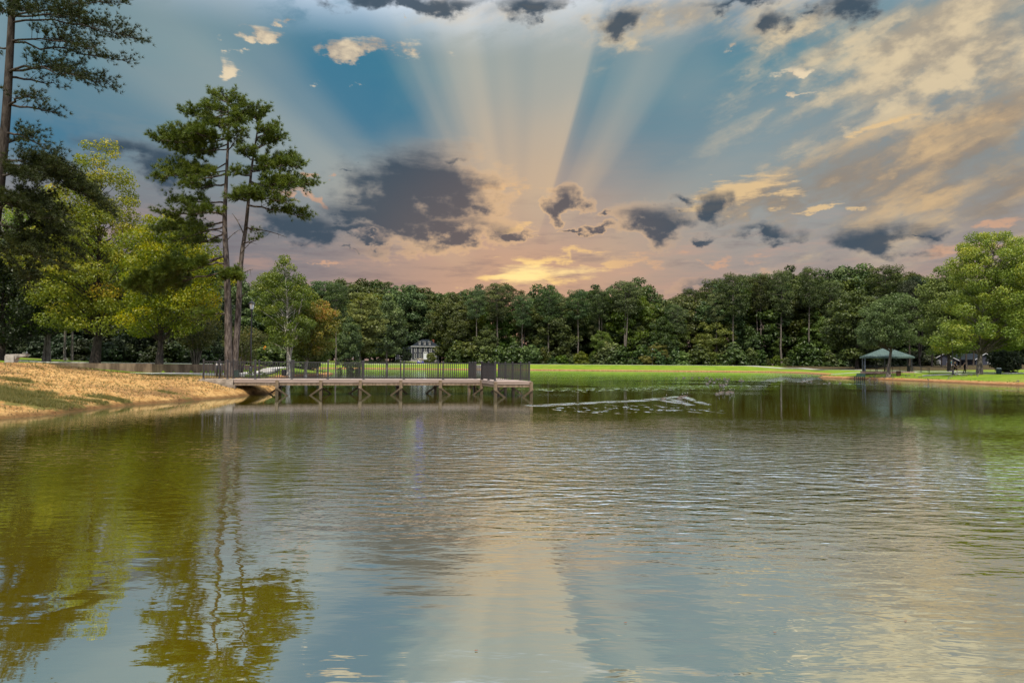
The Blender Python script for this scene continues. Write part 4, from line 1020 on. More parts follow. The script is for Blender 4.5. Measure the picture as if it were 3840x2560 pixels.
# woods behind the right bank
rw = np.random.default_rng(477)
GR = 'trees of the wood behind the right bank'
for px in np.arange(3290, 3960, 44):
    px = px + rw.uniform(-12, 12); plant(rw.choice(['oak', 'pine']), px, rw.uniform(232, 265), sky_y(min(px, 3480)) + rw.uniform(-10, 40), LEAF_OAK, 'tall dark skyline tree behind the right bank', GR, width=rw.uniform(1.0, 1.25))
for px in np.arange(3260, 3960, 52):
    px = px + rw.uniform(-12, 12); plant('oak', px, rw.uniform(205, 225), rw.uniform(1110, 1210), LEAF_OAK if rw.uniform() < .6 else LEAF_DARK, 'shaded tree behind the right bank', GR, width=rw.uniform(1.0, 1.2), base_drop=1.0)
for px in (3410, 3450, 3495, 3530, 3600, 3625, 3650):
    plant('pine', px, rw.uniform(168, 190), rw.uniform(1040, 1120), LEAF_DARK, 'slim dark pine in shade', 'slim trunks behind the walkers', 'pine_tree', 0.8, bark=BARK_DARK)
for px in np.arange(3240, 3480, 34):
    plant('bush', px, rw.uniform(196, 202), rw.uniform(1310, 1335), LEAF_DARK, 'dark bush along the wood edge', 'bushes behind the gazebo', width=1.4)

# ------------------------------------------------------------------ the pier
def ground_hit(px, py):
    d = ray(px, py); k_ = np.linspace(15, 330, 2600) / d.y; P = np.array([0, 0, EYE]) + k_[:, None] * np.array(d)
    h = np.maximum(terrain(P[:, 0], P[:, 1]), 0.0); w_ = np.argmax(P[:, 2] < h)
    return np.array([P[w_, 0], P[w_, 1], h[w_]])


RAIL = material('dark_bronze_metal', (0.018, 0.014, 0.013), 0.45, 0.4)
DECK = material('composite_deck', (0.29, 0.225, 0.195), 0.8, 0.25, color2=(0.38, 0.30, 0.26), scale=2.0, bump=0.003, stretch=(0.6, 6, 1))
FASC = material('fascia_board', (0.22, 0.165, 0.135), 0.8, 0.2, color2=(0.32, 0.245, 0.205), scale=1.5, bump=0.004, stretch=(0.4, 1, 6))
TIMB = material('weathered_timber', (0.13, 0.095, 0.06), 0.9, 0.15, color2=(0.24, 0.175, 0.12), scale=2.5, bump=0.008, stretch=(3, 3, 0.5))
TIMB_SHADE = material('shaded_timber', (0.075, 0.055, 0.035), 0.7, 0.3, color2=(0.19, 0.135, 0.085), scale=2.5, bump=0.008, stretch=(3, 3, 0.5))  # darker timber for back and under-deck parts, their shade put into the colour
CONC = material('stained_concrete', (0.16, 0.13, 0.10), 0.95, 0.1, color2=(0.33, 0.28, 0.23), scale=2.2, bump=0.01)
t = NT(TIMB.node_tree); bs = t.nodes['Principled BSDF']; old = bs.inputs['Base Color'].links[0].from_socket      # water stain on the lower part of the piles
zz_ = t.m('ADD', t.n('ShaderNodeSeparateXYZ', {0: t.n('ShaderNodeNewGeometry').outputs['Position']}).outputs[2], t.m('MULTIPLY', t.noise(t.n('ShaderNodeNewGeometry').outputs['Position'], 5, 3), 0.25))
t.put(bs.inputs['Base Color'], t.mix(t.smooth(zz_, 0.66, 0.40, 0.0, 0.8), old, (0.045, 0.035, 0.02, 1)))
PA = math.radians(14.7); PO = np.array([-17.5, 38.7]); DZ = 0.93; PW = 2.15; HL, HR, HN, HF = 16.16, 18.27, -3.5, 4.2
ux, uy = math.cos(PA), math.sin(PA)


def s_of(px, t_=0.0):
    """how far along the pier a pixel column lies"""
    q = (px - 1920) / FPX; x0, y0 = PO[0] - uy * t_, PO[1] + ux * t_
    return (q * y0 - x0) / (ux - q * uy)


pier = thing('fishing_pier', 'T-shaped timber fishing pier with dark metal railing standing on piles over the lake', 'pier', (PO[0], PO[1], 0), PA)
ab = Geo().box((0.72, 1.1, 0.77), (1.84, 2.5, 0.31)).build('abutment', CONC, pier)
Geo().box((0.72, 1.1, 0.45), (2.1, 2.8, 0.33)).build('plinth', CONC, ab)
pl_w = Geo().box((0, 0, 0), (0.138, PW + 0.16, 0.034)).mesh('plank', DECK)
for s in np.arange(1.72, HL - 0.05, 0.1455): link('plank', pl_w, pier, (s, PW / 2, DZ - 0.017))
pl_h = Geo().box((0, 0, 0), (HR - HL + 0.16, 0.138, 0.034)).mesh('plank', DECK)
for q in np.arange(HN, HF + 0.02, 0.1455): link('plank', pl_h, pier, ((HL + HR) / 2, q + 0.03, DZ - 0.019))


def edge_boards(a, b, cut=None):
    """upper fascia and the rim joist set back below it"""
    a, b = np.array(a, float), np.array(b, float); t_ = (b - a) / np.linalg.norm(b - a); nn = np.array([t_[1], -t_[0]])
    p, q = a + nn * 0.055, b + nn * 0.055; Geo().beam((*p, DZ - 0.115), (*q, DZ - 0.115), 0.028, 0.155).build('fascia', FASC, pier)
    p, q = a + nn * 0.012, b + nn * 0.012; Geo().beam((*p, DZ - 0.275), (*q, DZ - 0.275), 0.05, 0.15).build('rim_joist', TIMB, pier)


edge_boards((1.66, 0), (HL - 0.06, 0)); edge_boards((HL - 0.06, PW), (1.66, PW))
edge_boards((HL, 0), (HL, HN)); edge_boards((HL, HN), (HR, HN)); edge_boards((HR, HN), (HR, HF)); edge_boards((HR, HF), (HL, HF)); edge_boards((HL, HF), (HL, PW))
for t_ in (0.55, 1.6): Geo().beam((1.66, t_, DZ - 0.19), (HL, t_, DZ - 0.19), 0.05, 0.22).build('joist', TIMB_SHADE, pier)
for s in (HL + 0.6, HR - 0.6): Geo().beam((s, HN + .1, DZ - 0.19), (s, HF - .1, DZ - 0.19), 0.05, 0.22).build('joist', TIMB_SHADE, pier)
pile_me = Geo().box((0, 0, 0), (0.17, 0.17, 1.9)).mesh('pile', TIMB); pile_shaded = Geo().box((0, 0, 0), (0.17, 0.17, 1.9)).mesh('pile', TIMB_SHADE)


def bent(s, sign):
    link('pile', pile_me, pier, (s, -0.115, -0.06)); link('pile', pile_shaded, pier, (s + 0.02, PW + 0.03, -0.06))
    Geo().beam((s - sign * 0.1, -0.225, 0.50), (s + sign * 0.66, -0.225, -0.06), 0.045, 0.10).build('brace', TIMB, pier)
    Geo().beam((s + sign * 0.1, PW - 0.08, 0.50), (s - sign * 0.66, PW - 0.08, -0.06), 0.045, 0.10).build('brace', TIMB_SHADE, pier)
    Geo().beam((s, 0.0, 0.55), (s, PW, 0.55), 0.10, 0.16).build('cap_beam', TIMB_SHADE, pier)


for i, px in enumerate((1042, 1205, 1353, 1504, 1652)): bent(s_of(px), 1 if i % 2 == 0 else -1)
for (s, t_, sg) in ((HL + 0.03, HN - 0.10, 1), (HR + 0.05, HN - 0.10, -1), (HL - 0.05, -0.12, -1), (HR - 0.05, 0.1, 1), (HR - 0.05, PW, -1), (HL, PW + 0.1, 1), (HL, HF - 0.1, 1), (HR - 0.05, HF - 0.1, -1)):
    link('pile', pile_me if t_ < 0 else pile_shaded, pier, (s, t_, -0.06))
    Geo().beam((s - sg * 0.1, t_ - 0.11, 0.48), (s + sg * 0.6, t_ - 0.11, -0.06), 0.045, 0.10).build('brace', TIMB if t_ < 0 else TIMB_SHADE, pier)

post_me = Geo().box((0, 0, 0.54), (0.088, 0.088, 1.08)).mesh('post', RAIL)
cap_me = Geo().lathe([(0.082, 0), (0.082, 0.028), (0.05, 0.05), (0.012, 0.062)], 4, phase=math.pi / 4).mesh('post_cap', RAIL)
foot_me = Geo().lathe([(0.105, 0), (0.105, 0.02), (0.075, 0.05)], 4, phase=math.pi / 4).mesh('post_base', RAIL)
bal_me = Geo().box((0, 0, 0), (0.024, 0.024, 0.90)).mesh('baluster', RAIL)
far_bal = Geo()
done_posts = []


def rail_run(pts, far=False):
    """a straight run of railing through the given post positions"""
    for p in pts:
        if any(math.hypot(p[0] - q[0], p[1] - q[1]) < 0.05 for q in done_posts): continue
        done_posts.append(p); o = link('post', post_me, pier, (p[0], p[1], DZ)); link('post_cap', cap_me, o, (0, 0, 1.08)); link('post_base', foot_me, o, (0, 0, 0.003))
    for p, q in zip(pts[:-1], pts[1:]):
        p, q = np.array(p, float), np.array(q, float); L = np.linalg.norm(q - p); t_ = (q - p) / L; a, b = p + t_ * 0.045, q - t_ * 0.045
        Geo().beam((*a, DZ + 1.01), (*b, DZ + 1.01), 0.055, 0.05).build('top_rail', RAIL, pier)
        Geo().beam((*a, DZ + 0.085), (*b, DZ + 0.085), 0.036, 0.034).build('bottom_rail', RAIL, pier)
        n = max(2, int(round((L - 0.09) / 0.128)))
        for k_ in range(1, n):
            c = a + (b - a) * k_ / n
            if far: far_bal.box((c[0], c[1], DZ + 0.545), (0.024, 0.024, 0.90))
            else: link('baluster', bal_me, pier, (c[0], c[1], DZ + 0.545), rw.uniform(-0.03, 0.03))


near_s = [s_of(p) for p in (765, 855, 959, 1096, 1231, 1365, 1516, 1663)] + [HL - 0.02]
rail_run([(s, 0.03) for s in near_s])
rail_run([(HL + 0.03, 0.03), (HL + 0.03, -1.75), (HL + 0.03, HN + 0.05)])
rail_run([(HL + 0.03, HN + 0.05), (HR - 0.03, HN + 0.05)])
rail_run([(HR - 0.03, HN + 0.05 + 1.91 * i) for i in range(5)])
rail_run([(HL + 0.03, PW - 0.03), (HL + 0.03, 3.15), (HL + 0.03, HF - 0.05)]); rail_run([(HL + 0.03, HF - 0.05), (HR - 0.03, HF - 0.05)], True)
rail_run([(s_of(px, PW), PW - 0.03) for px in (825, 878, 974, 1103)] + [(s, PW - 0.03) for s in near_s[4:8]] + [(HL - 0.02, PW - 0.03)], True)
tag(far_bal.build('far_side_balusters', RAIL, pier), kind='stuff')

# ------------------------------------------------------------------ lamps, bollards, boxes
BLACK = material('black_painted_metal', (0.012, 0.012, 0.013), 0.4, 0.5)
GLASSW = material('frosted_lamp_glass', (0.62, 0.66, 0.68), 0.25, 0.5)


def lamp_post(label, px, D, H, z=None, name='lamp_post'):
    p = G(px, D) if z is None else np.array([xat(px, D), D, z]); r = thing(name, label, 'lamp post', p)
    Geo().lathe([(0.17, -0.1), (0.17, 0.12), (0.12, 0.2), (0.10, 0.7), (0.075, 0.8)], 12).build('base', BLACK, r, True)
    Geo().lathe([(0.062, 0.75), (0.055, H * 0.5), (0.045, H - 0.75), (0.07, H - 0.72), (0.07, H - 0.66)], 10).build('pole', BLACK, r, True)
    ln = Geo().lathe([(0.09, H - 0.66), (0.12, H - 0.60), (0.12, H - 0.58)], 8).build('lantern', BLACK, r)
    Geo().lathe([(0.11, H - 0.58), (0.18, H - 0.24), (0.17, H - 0.235)], 6).build('glass', GLASSW, ln)
    fr_ = Geo()
    for k_ in range(6):
        a = k_ * math.pi / 3; fr_.beam((0.116 * math.cos(a), 0.116 * math.sin(a), H - 0.59), (0.19 * math.cos(a), 0.19 * math.sin(a), H - 0.23), 0.016, 0.016)
    fr_.build('lantern_frame', BLACK, ln)
    Geo().lathe([(0.245, H - 0.24), (0.235, H - 0.20), (0.14, H - 0.10), (0.05, H - 0.05), (0.03, H - 0.02), (0.035, H), (0.01, H + 0.05)], 12).build('lantern_cap', BLACK, ln, True)
    return r


lamp_post('black lantern lamp post right of the twin-stemmed pine', 941, 45.5, 5.2)
lamp_post('black lantern lamp post half hidden by the stems of the taller birch', 1088, 104, 5.2)
lamp_post('dark lamp post with a white head on the dam behind the pier end', 1861, 246, 5.3)
lamp_post('dark lamp post on the dam in front of the yellowish willow shrub', 2447, 245, 6.2)
lamp_post('black lamp post on the right bank beside the two walkers', 3573, 97.5, 5.4)

WHITEP = material('white_paint', (0.72, 0.72, 0.70), 0.6, 0.3)
for px, lb in ((815, 'left of two black bollards with white tops at the foot of the pier'), (827, 'right of two black bollards with white tops at the foot of the pier')):
    r = thing('bollard', lb, 'bollard', G(px, 43.6), 0, 'bollards at the foot of the pier')
    Geo().lathe([(0.075, -0.1), (0.075, 0.72), (0.06, 0.74)], 12).build('bollard_shaft', BLACK, r, True)
    Geo().lathe([(0.06, 0.74), (0.06, 0.88)], 12).build('light_ring', WHITEP, r, True)
    Geo().lathe([(0.085, 0.88), (0.085, 0.93), (0.04, 0.99)], 12).build('bollard_cap', BLACK, r, True)
GREENB = material('dark_green_metal', (0.010, 0.035, 0.030), 0.5, 0.4)
r = thing('utility_box', 'small dark green utility box beside the twin-stemmed pine trunk', 'utility box', G(890, 44.2), 0.2)
Geo().box((0, 0, 0.2), (0.3, 0.3, 0.5)).build('cabinet', GREENB, r); Geo().box((0, 0, 0.465), (0.34, 0.34, 0.03)).build('lid', GREENB, r)


def litter_bin(label, p, H, R_, mat, liner=None):
    r = thing('litter_bin', label, 'litter bin', p)
    Geo().lathe([(R_ * 0.9, -0.05), (R_ * 0.93, 0.05), (R_, H * 0.85), (R_ * 0.98, H * 0.87)], 16).build('drum', mat, r, True)
    sl = Geo()
    for k_ in range(20):
        a = k_ * math.pi / 10; sl.beam((R_ * 0.95 * math.cos(a), R_ * 0.95 * math.sin(a), 0.06), (R_ * 1.04 * math.cos(a), R_ * 1.04 * math.sin(a), H * 0.84), 0.05, 0.02)
    tag(sl.build('slats', mat, r), kind='stuff')
    Geo().lathe([(R_ * 1.08, H * 0.86), (R_ * 1.08, H * 0.92), (R_ * 0.75, H), (R_ * 0.45, H)], 16).build('rim', liner or mat, r, True)
    return r


litter_bin('dark litter bin on the grass between the path and the taller birch', G(1066, 88), 0.85, 0.27, BLACK)
litter_bin('dark green litter bin with a pale lid on the right-hand path', G(3745, 95), 0.85, 0.3, GREENB, material('pale_lid', (0.45, 0.50, 0.52), 0.5))
litter_bin('rusty brown drum bin beside the gazebo', G(3369, 104.5), 0.8, 0.3, material('rusty_drum', (0.05, 0.028, 0.02), 0.9, color2=(0.10, 0.05, 0.032), scale=6))

# ------------------------------------------------------------------ drinking fountain
fm = material('aged_concrete', (0.23, 0.21, 0.18), 0.95, 0.1, color2=(0.36, 0.33, 0.29), scale=4, bump=0.01)
r = thing('drinking_fountain', 'grey concrete drinking fountain with a side arm on the sandy bank', 'drinking fountain', G(45, 41.5), 0.1)
Geo().prism([(-0.26, -0.24), (0.26, -0.24), (0.26, 0.24), (-0.26, 0.24)], -0.3, 0.86).build('pedestal', fm, r)
Geo().extrude([(0.0, 0.86), (0.0, 0.62), (0.26, 0.62), (0.42, 0.78), (0.88, 0.84), (0.92, 0.98), (0.30, 0.98), (-0.26, 0.95), (-0.26, 0.865)], 'y', -0.17, 0.17).build('arm', fm, r)
Geo().lathe([(0.10, 0.97), (0.15, 1.02), (0.15, 1.05), (0.10, 1.04)], 12, c=(0.76, 0, 0)).build('basin', fm, r, True)
Geo().tube(np.array([(0.86, 0, 1.0), (0.87, 0, 1.1), (0.83, 0, 1.14)]), 0.025, 6).build('spout', material('dull_steel', (0.35, 0.35, 0.35), 0.35, metallic=0.9), r, True)

# ------------------------------------------------------------------ warning signs
ORANGE = material('orange_sign_sheet', (0.62, 0.22, 0.008), 0.5, 0.3)
INK = material('black_print', (0.012, 0.012, 0.012), 0.6)
GALV = material('galvanised_post', (0.22, 0.22, 0.22), 0.5, metallic=0.6)


def road_sign(label, px, py, D, flip, rz):
    c = at(px, py, D); z0 = gz(c[0], c[1]); r = thing('road_sign', label, 'road sign', (c[0], c[1], z0), rz, 'orange diamond signs'); h = c[2] - z0
    Geo().box((0, 0.04, h / 2 + 0.1), (0.05, 0.04, h + 0.6)).build('post', GALV, r)
    q = 0.42; pl = Geo().extrude([(0, h - q), (q, h), (0, h + q), (-q, h)], 'y', -0.006, 0.006).build('sign_plate', ORANGE, r)
    f = flip; sh = [(-0.05, -0.24), (0.05, -0.24), (0.05, -0.02), (0.14, 0.06), (0.20, 0.0), (0.22, 0.20), (0.02, 0.18), (0.08, 0.12), (-0.05, 0.02)]
    sh = [(f * a, h + b) for a, b in sh]; Geo().extrude(sh if f > 0 else sh[::-1], 'y', -0.011, -0.007).build('arrow', INK, pl)


road_sign('left of two orange diamond bend signs with black arrows behind the lamp post', 994, 1305, 118, -1, 0.5)
road_sign('right of two orange diamond bend signs with black arrows behind the lamp post', 1022, 1307, 121, 1, -0.4)

# ------------------------------------------------------------------ house across the lake
SID = material('dark_blue_siding', (0.020, 0.022, 0.034), 0.7, 0.3, color2=(0.030, 0.033, 0.048), scale=1.0, stretch=(1, 1, 14), bump=0.02)
TRIM = material('white_trim', (0.42, 0.42, 0.43), 0.6, 0.3)
SHING = material('slate_shingles', (0.012, 0.016, 0.021), 0.95, 0.05, color2=(0.024, 0.030, 0.037), scale=4.0, bump=0.02)
PANE = material('dark_window_glass', (0.012, 0.014, 0.018), 0.12, 0.6)
BRICKM = material('red_brick', (0.20, 0.055, 0.035), 0.9, color2=(0.28, 0.09, 0.06), scale=5)
FND = material('grey_foundation', (0.24, 0.23, 0.23), 0.8, vary=0.2, scale=1.0)
HD = 292.0; hs = HD / FPX; hx = xat(1594, HD); hz = 2.85
house = thing('house', 'dark blue two-storey house with white trim and three dormers across the lake', 'house', (hx, HD, hz), 0.06)
W2, EV = 5.6, 6.5                                   # half width, eave height
Geo().box((0, 4.5, EV / 2 + 0.4), (2 * W2, 9, EV - 0.8)).build('wall', SID, house)
Geo().box((0, 4.5, 0.0), (2 * W2 + 0.1, 9.1, 1.6)).build('foundation', FND, house)
rf = Geo().add([(-W2 - .4, -.4, EV), (W2 + .4, -.4, EV), (W2 + .4, 9.4, EV), (-W2 - .4, 9.4, EV), (-1.6, 4.5, EV + 3.1), (1.6, 4.5, EV + 3.1)], [[0, 1, 5, 4], [2, 3, 4, 5]])
rf.f.append(np.array([[1, 2, 5], [3, 0, 4]])); roof = rf.build('roof', SHING, house)
for a, b in (((-W2 - .42, -.42), (W2 + .42, -.42)), ((W2 + .42, -.42), (W2 + .42, 9.42)), ((-W2 - .42, 9.42), (-W2 - .42, -.42))):
    Geo().beam((*a, EV - 0.1), (*b, EV - 0.1), 0.1, 0.28).build('eave_board', TRIM, house)
for x in (-W2 - .02, W2 + .02): Geo().box((x, -0.02, EV / 2), (0.14, 0.16, EV - 0.3)).build('corner_board', TRIM, house)


def window(x, z, w_, h_, par, y=0.0):
    o = Geo().box((x, y - 0.03, z), (w_ - 0.12, 0.05, h_ - 0.12)).build('window', PANE, par); f = Geo()
    for a in (-1, 1): f.box((x + a * w_ / 2, y - 0.05, z), (0.12, 0.1, h_ + 0.12)); f.box((x, y - 0.052, z + a * h_ / 2), (w_ + 0.12, 0.1, 0.12))
    f.box((x, y - 0.055, z), (w_ - .1, 0.08, 0.12)); tag(f.build('window_frame', TRIM, o))
    Geo().box((x, y - 0.09, z - h_ / 2 - 0.12), (w_ + 0.36, 0.2, 0.09)).build('sill', TRIM, o)


for x in (-4.05, -2.05, 0.15, 2.35, 4.35): window(x, 5.0, 0.78, 1.55, house)
for x in (-4.05, -2.05, 2.35, 4.35): window(x, 2.35, 0.82, 1.95, house)
dr = Geo().box((0.15, -0.04, 2.25), (1.25, 0.08, 2.5)).build('door', material('pale_door', (0.55, 0.57, 0.60), 0.5), house)
Geo().box((0.15, -0.06, 3.62), (1.3, 0.06, 0.22)).build('transom', PANE, dr)
f = Geo(); [f.box((0.15 + a * 0.78, -0.07, 2.4), (0.24, 0.16, 2.9)) for a in (-1, 1)]; f.box((0.15, -0.075, 3.9), (1.9, 0.2, 0.25)); f.build('door_surround', TRIM, dr)
st = Geo()
for k_ in range(6): st.box((0.9 + 0.3 * k_, -0.7, 0.8 - 0.2 * k_), (0.3, 1.3, 0.2))
st.box((0.1, -0.7, 0.8), (1.5, 1.3, 0.2)); st.build('steps', FND, house)
hr = Geo(); hr.beam((0.9, -1.3, 1.9), (2.6, -1.3, 0.8), 0.08, 0.08)
for k_ in range(5): hr.box((0.9 + 0.42 * k_, -1.3, 1.35 - 0.27 * k_), (0.06, 0.06, 1.1))
hr.build('handrail', TRIM, house)
for x in (-2.3, -0.2, 1.95):
    d = Geo().box((x, 1.55, EV + 1.25), (1.0, 2.2, 1.25)).build('dormer', SHING, house); window(x, EV + 1.28, 0.62, 0.85, d, 0.45)
    q = Geo(); q.box((x - 0.15, 1.5, EV + 1.98), (1.35, 2.6, 0.12)); q.build('dormer_roof', SHING, d); Geo().box((x - 0.15, 0.17, EV + 1.98), (1.4, 0.05, 0.15)).build('dormer_fascia', TRIM, d)
ch = Geo().box((3.1, 5.2, EV + 2.1), (0.9, 0.9, 2.0)).build('chimney', BRICKM, roof)
# lower wing to the left
Geo().box((-W2 - 3.6, 5.5, 2.0), (7.1, 7, 3.4)).build('wing_wall', SID, house); Geo().box((-W2 - 3.6, 5.5, -0.3), (7.2, 7.1, 1.5)).build('wing_foundation', FND, house)
rf = Geo().add([(-W2 - 7.6, 1.6, 3.7), (-W2 + .1, 1.6, 3.7), (-W2 + .1, 9.4, 3.7), (-W2 - 7.6, 9.4, 3.7), (-W2 - 4.6, 5.5, 6.0), (-W2 + .1, 5.5, 6.9)], [[0, 1, 5, 4], [2, 3, 4, 5]])
rf.f.append(np.array([[3, 0, 4]])); rf.build('wing_roof', SHING, house)
for x in (-W2 - 4.9, -W2 - 1.6): window(x, 2.2, 0.85, 1.6, house, 2.0)
Geo().box((-W2 - 7.1, 1.98, 2.0), (0.2, 0.14, 3.4)).build('corner_board', TRIM, house)

# ------------------------------------------------------------------ golf cart by the far shore
cp = G(1577, 258); cart = thing('golf_cart', 'blue golf cart with a cream roof on the path below the house', 'golf cart', cp, 0.05)
BLUE = material('blue_body', (0.03, 0.03, 0.32), 0.35, 0.5)
Geo().extrude([(-1.2, 0.35), (1.25, 0.35), (1.3, 0.62), (1.0, 0.88), (0.72, 0.90), (0.6, 0.52), (-0.2, 0.52), (-0.25, 0.75), (-1.2, 0.78)], 'y', -0.55, 0.55).build('body', BLUE, cart)
Geo().extrude([(-1.25, 1.82), (1.0, 1.82), (1.05, 1.87), (0.95, 1.95), (-1.2, 1.95), (-1.3, 1.88)], 'y', -0.62, 0.62).build('roof', material('cream_roof', (0.62, 0.50, 0.36), 0.5), cart)
for x0, x1 in ((-1.05, -1.1), (0.85, 0.6)):
    for y in (-0.5, 0.5): Geo().tube(np.array([(x0, y, 0.78), (x1, y, 1.84)]), 0.028, 6).build('roof_post', BLACK, cart)
Geo().box((-0.35, 0, 0.82), (0.5, 1.0, 0.14)).build('seat', WHITEP, cart); Geo().box((-0.62, 0, 1.1), (0.12, 1.0, 0.5)).build('backrest', WHITEP, cart)
Geo().tube(np.array([(0.55, -0.2, 0.85), (0.35, -0.2, 1.12)]), 0.02, 5).build('steering_column', BLACK, cart)
for x in (-0.85, 0.85):
    for y in (-0.5, 0.5):
        wv = Geo().lathe([(0.12, -0.08), (0.24, -0.08), (0.25, 0), (0.24, 0.08), (0.12, 0.08)], 14); wv.v[0] = wv.v[0][:, [0, 2, 1]] + np.array([x, y, 0.25]); wo_ = wv.build('wheel', BLACK, cart, True)
        wv = Geo().lathe([(0.10, -0.09), (0.12, 0.09)], 10); wv.v[0] = wv.v[0][:, [0, 2, 1]] + np.array([x, y, 0.25]); wv.build('rim', WHITEP, wo_)

# ------------------------------------------------------------------ white arbour and spillway box
ap = G(1337, 236); arb = thing('arbour', 'small white arbour among the bushes left of the house', 'arbour', (ap[0], ap[1], at(1337, 1337, 236)[2]))
for x in (-1.1, 0.0, 1.1): Geo().lathe([(0.14, -0.6), (0.11, 0.0), (0.10, 2.3), (0.15, 2.35)], 10, c=(x, 0, 0)).build('column', WHITEP, arb, True)
Geo().box((0, 0, 2.45), (3.0, 0.22, 0.18)).build('lintel', WHITEP, arb)
for x in np.linspace(-1.3, 1.3, 6): Geo().box((x, 0, 2.6), (0.08, 1.3, 0.12)).build('rafter', WHITEP, arb)
sp_ = ground_hit(1795, 1384); spb = thing('spillway_box', 'pale concrete spillway box with a grate on the dam behind the pier end', 'spillway', sp_)
Geo().box((0, 0.6, 0.55), (1.9, 1.2, 1.5)).build('concrete_box', CONC, spb)
gr = Geo(); [gr.box((x, -0.04, 0.85), (0.06, 0.06, 0.8)) for x in np.linspace(-0.85, 0.85, 9)]; tag(gr.build('grate', GALV, spb), kind='stuff'); Geo().box((0, 0.6, 1.35), (2.1, 1.4, 0.12)).build('slab', WHITEP, spb)

# ------------------------------------------------------------------ gazebo
GREENR = material('green_metal_roof', (0.048, 0.078, 0.070), 0.6, 0.2, color2=(0.065, 0.10, 0.09), scale=0.6)
GD = 113.5; gx = xat(3324, GD); gz0 = gz(gx, GD)
gaz = thing('gazebo', 'open gazebo with green metal hip roof and dark railing on the right bank', 'gazebo', (gx, GD, gz0), -0.40); gaz.scale = (0.86, 0.86, 1.0)
BRK = material('brick_paving', (0.25, 0.15, 0.12), 0.9, color2=(0.34, 0.24, 0.20), scale=5)
Geo().box((0, 0, 0.0), (8.6, 6.2, 0.42)).build('floor_slab', BRK, gaz)
Hh, Hd, e0, e1 = 4.35, 3.2, 2.62, 4.0
faces = [((-Hh, -Hd), (Hh, -Hd), (0.7, 0), (-0.7, 0)), ((Hh, -Hd), (Hh, Hd), (0.7, 0), (0.7, 0)), ((Hh, Hd), (-Hh, Hd), (-0.7, 0), (0.7, 0)), ((-Hh, Hd), (-Hh, -Hd), (-0.7, 0), (-0.7, 0))]
for a, b, c_, d_ in faces:
    V = [(*a, e0), (*b, e0), (*c_, e1), (*d_, e1)]; V2 = [(x, y, z - 0.07) for x, y, z in V]
    pan = Geo().add(V + V2, [[0, 1, 2, 3], [7, 6, 5, 4], [0, 4, 5, 1], [1, 5, 6, 2], [2, 6, 7, 3], [3, 7, 4, 0]]).build('roof_panel', GREENR, gaz)
    a3, b3, c3, d3 = [np.array(q) for q in V]; n = int(np.linalg.norm(b3 - a3) / 0.42)
    for k_ in range(1, n):
        p = a3 + (b3 - a3) * k_ / n; up_ = (c3 + d3) / 2 - (a3 + b3) / 2; ed = unit(b3 - a3)
        # run straight up the slope until the hip or ridge
        along = np.dot(p - a3, ed); full = np.linalg.norm(b3 - a3); rl = np.linalg.norm(c3 - d3); hip = (full - rl) / 2
        fr_ = min(1.0, along / hip, (full - along) / hip)
        Geo().beam(p + np.array([0, 0, 0.015]), p + up_ * fr_ + np.array([0, 0, 0.015]), 0.05, 0.05).build('seam', GREENR, pan)
for a, b in zip([(-Hh, -Hd), (Hh, -Hd), (Hh, Hd), (-Hh, Hd)], [(Hh, -Hd), (Hh, Hd), (-Hh, Hd), (-Hh, -Hd)]): Geo().beam((*a, e0 - 0.16), (*b, e0 - 0.16), 0.1, 0.18).build('fascia', GREENR, gaz)
POST_LIT = material('lit_black_post', (0.10, 0.115, 0.15), 0.5, 0.4)  # left posts paler: daylight on the black posts put into the colour
for x, y, m_ in ((-3.9, -2.7, POST_LIT), (-3.9, 2.7, POST_LIT), (3.9, -2.7, BLACK), (3.9, 2.7, BLACK), (0, 2.7, BLACK)): Geo().box((x, y, 1.35), (0.2, 0.2, 2.5)).build('post', m_, gaz)


def railing(par, a, b, h=0.95, n=None, z0=0.21, bars=True):
    a, b = np.array(a, float), np.array(b, float); L = np.linalg.norm((b - a)[:2]); q = Geo(); q.beam((*a[:2], a[2] + h), (*b[:2], b[2] + h), 0.06, 0.05); q.beam((*a[:2], a[2] + 0.1), (*b[:2], b[2] + 0.1), 0.04, 0.04)
    if bars:
        for k_ in range(1, int(L / 0.14)): c = a + (b - a) * k_ / int(L / 0.14); q.box((c[0], c[1], c[2] + h / 2), (0.022, 0.022, h))
    else: q.beam((*a[:2], a[2] + h * 0.5), (*b[:2], b[2] + h * 0.5), 0.04, 0.04)
    tag(q.build('railing_bars', BLACK, par), kind='stuff')
    for k_ in range(n + 1): c = a + (b - a) * k_ / n; Geo().box((c[0], c[1], c[2] + h / 2), (0.075, 0.075, h + 0.05)).build('railing_post', BLACK, par)


railing(gaz, (-3.9, 2.7, .21), (3.9, 2.7, .21), n=6); railing(gaz, (-3.9, -2.7, .21), (-3.9, 2.7, .21), n=3); railing(gaz, (3.9, -1.0, .21), (3.9, 2.7, .21), n=2)
Geo().add([(4.3, -2.4, .2), (6.9, -2.4, -.12), (6.9, -0.9, -.12), (4.3, -0.9, .2), (4.3, -2.4, -.4), (6.9, -2.4, -.4), (6.9, -0.9, -.4), (4.3, -0.9, -.4)], [[0, 1, 2, 3], [0, 4, 5, 1], [1, 5, 6, 2], [2, 6, 7, 3]]).build('ramp', concrete, gaz)
railing(gaz, (4.3, -2.35, .2), (6.8, -2.35, -.1), n=2, bars=False); railing(gaz, (4.3, -0.95, .2), (6.8, -0.95, -.1), n=2, bars=False)
tb = thing('picnic_table', 'dark picnic table under the gazebo roof', 'picnic table', (gx - 0.7, GD + 0.6, gz0 + 0.21), -0.40)
Geo().box((0, 0, 0.75), (1.9, 0.8, 0.06)).build('table_top', BLACK, tb)
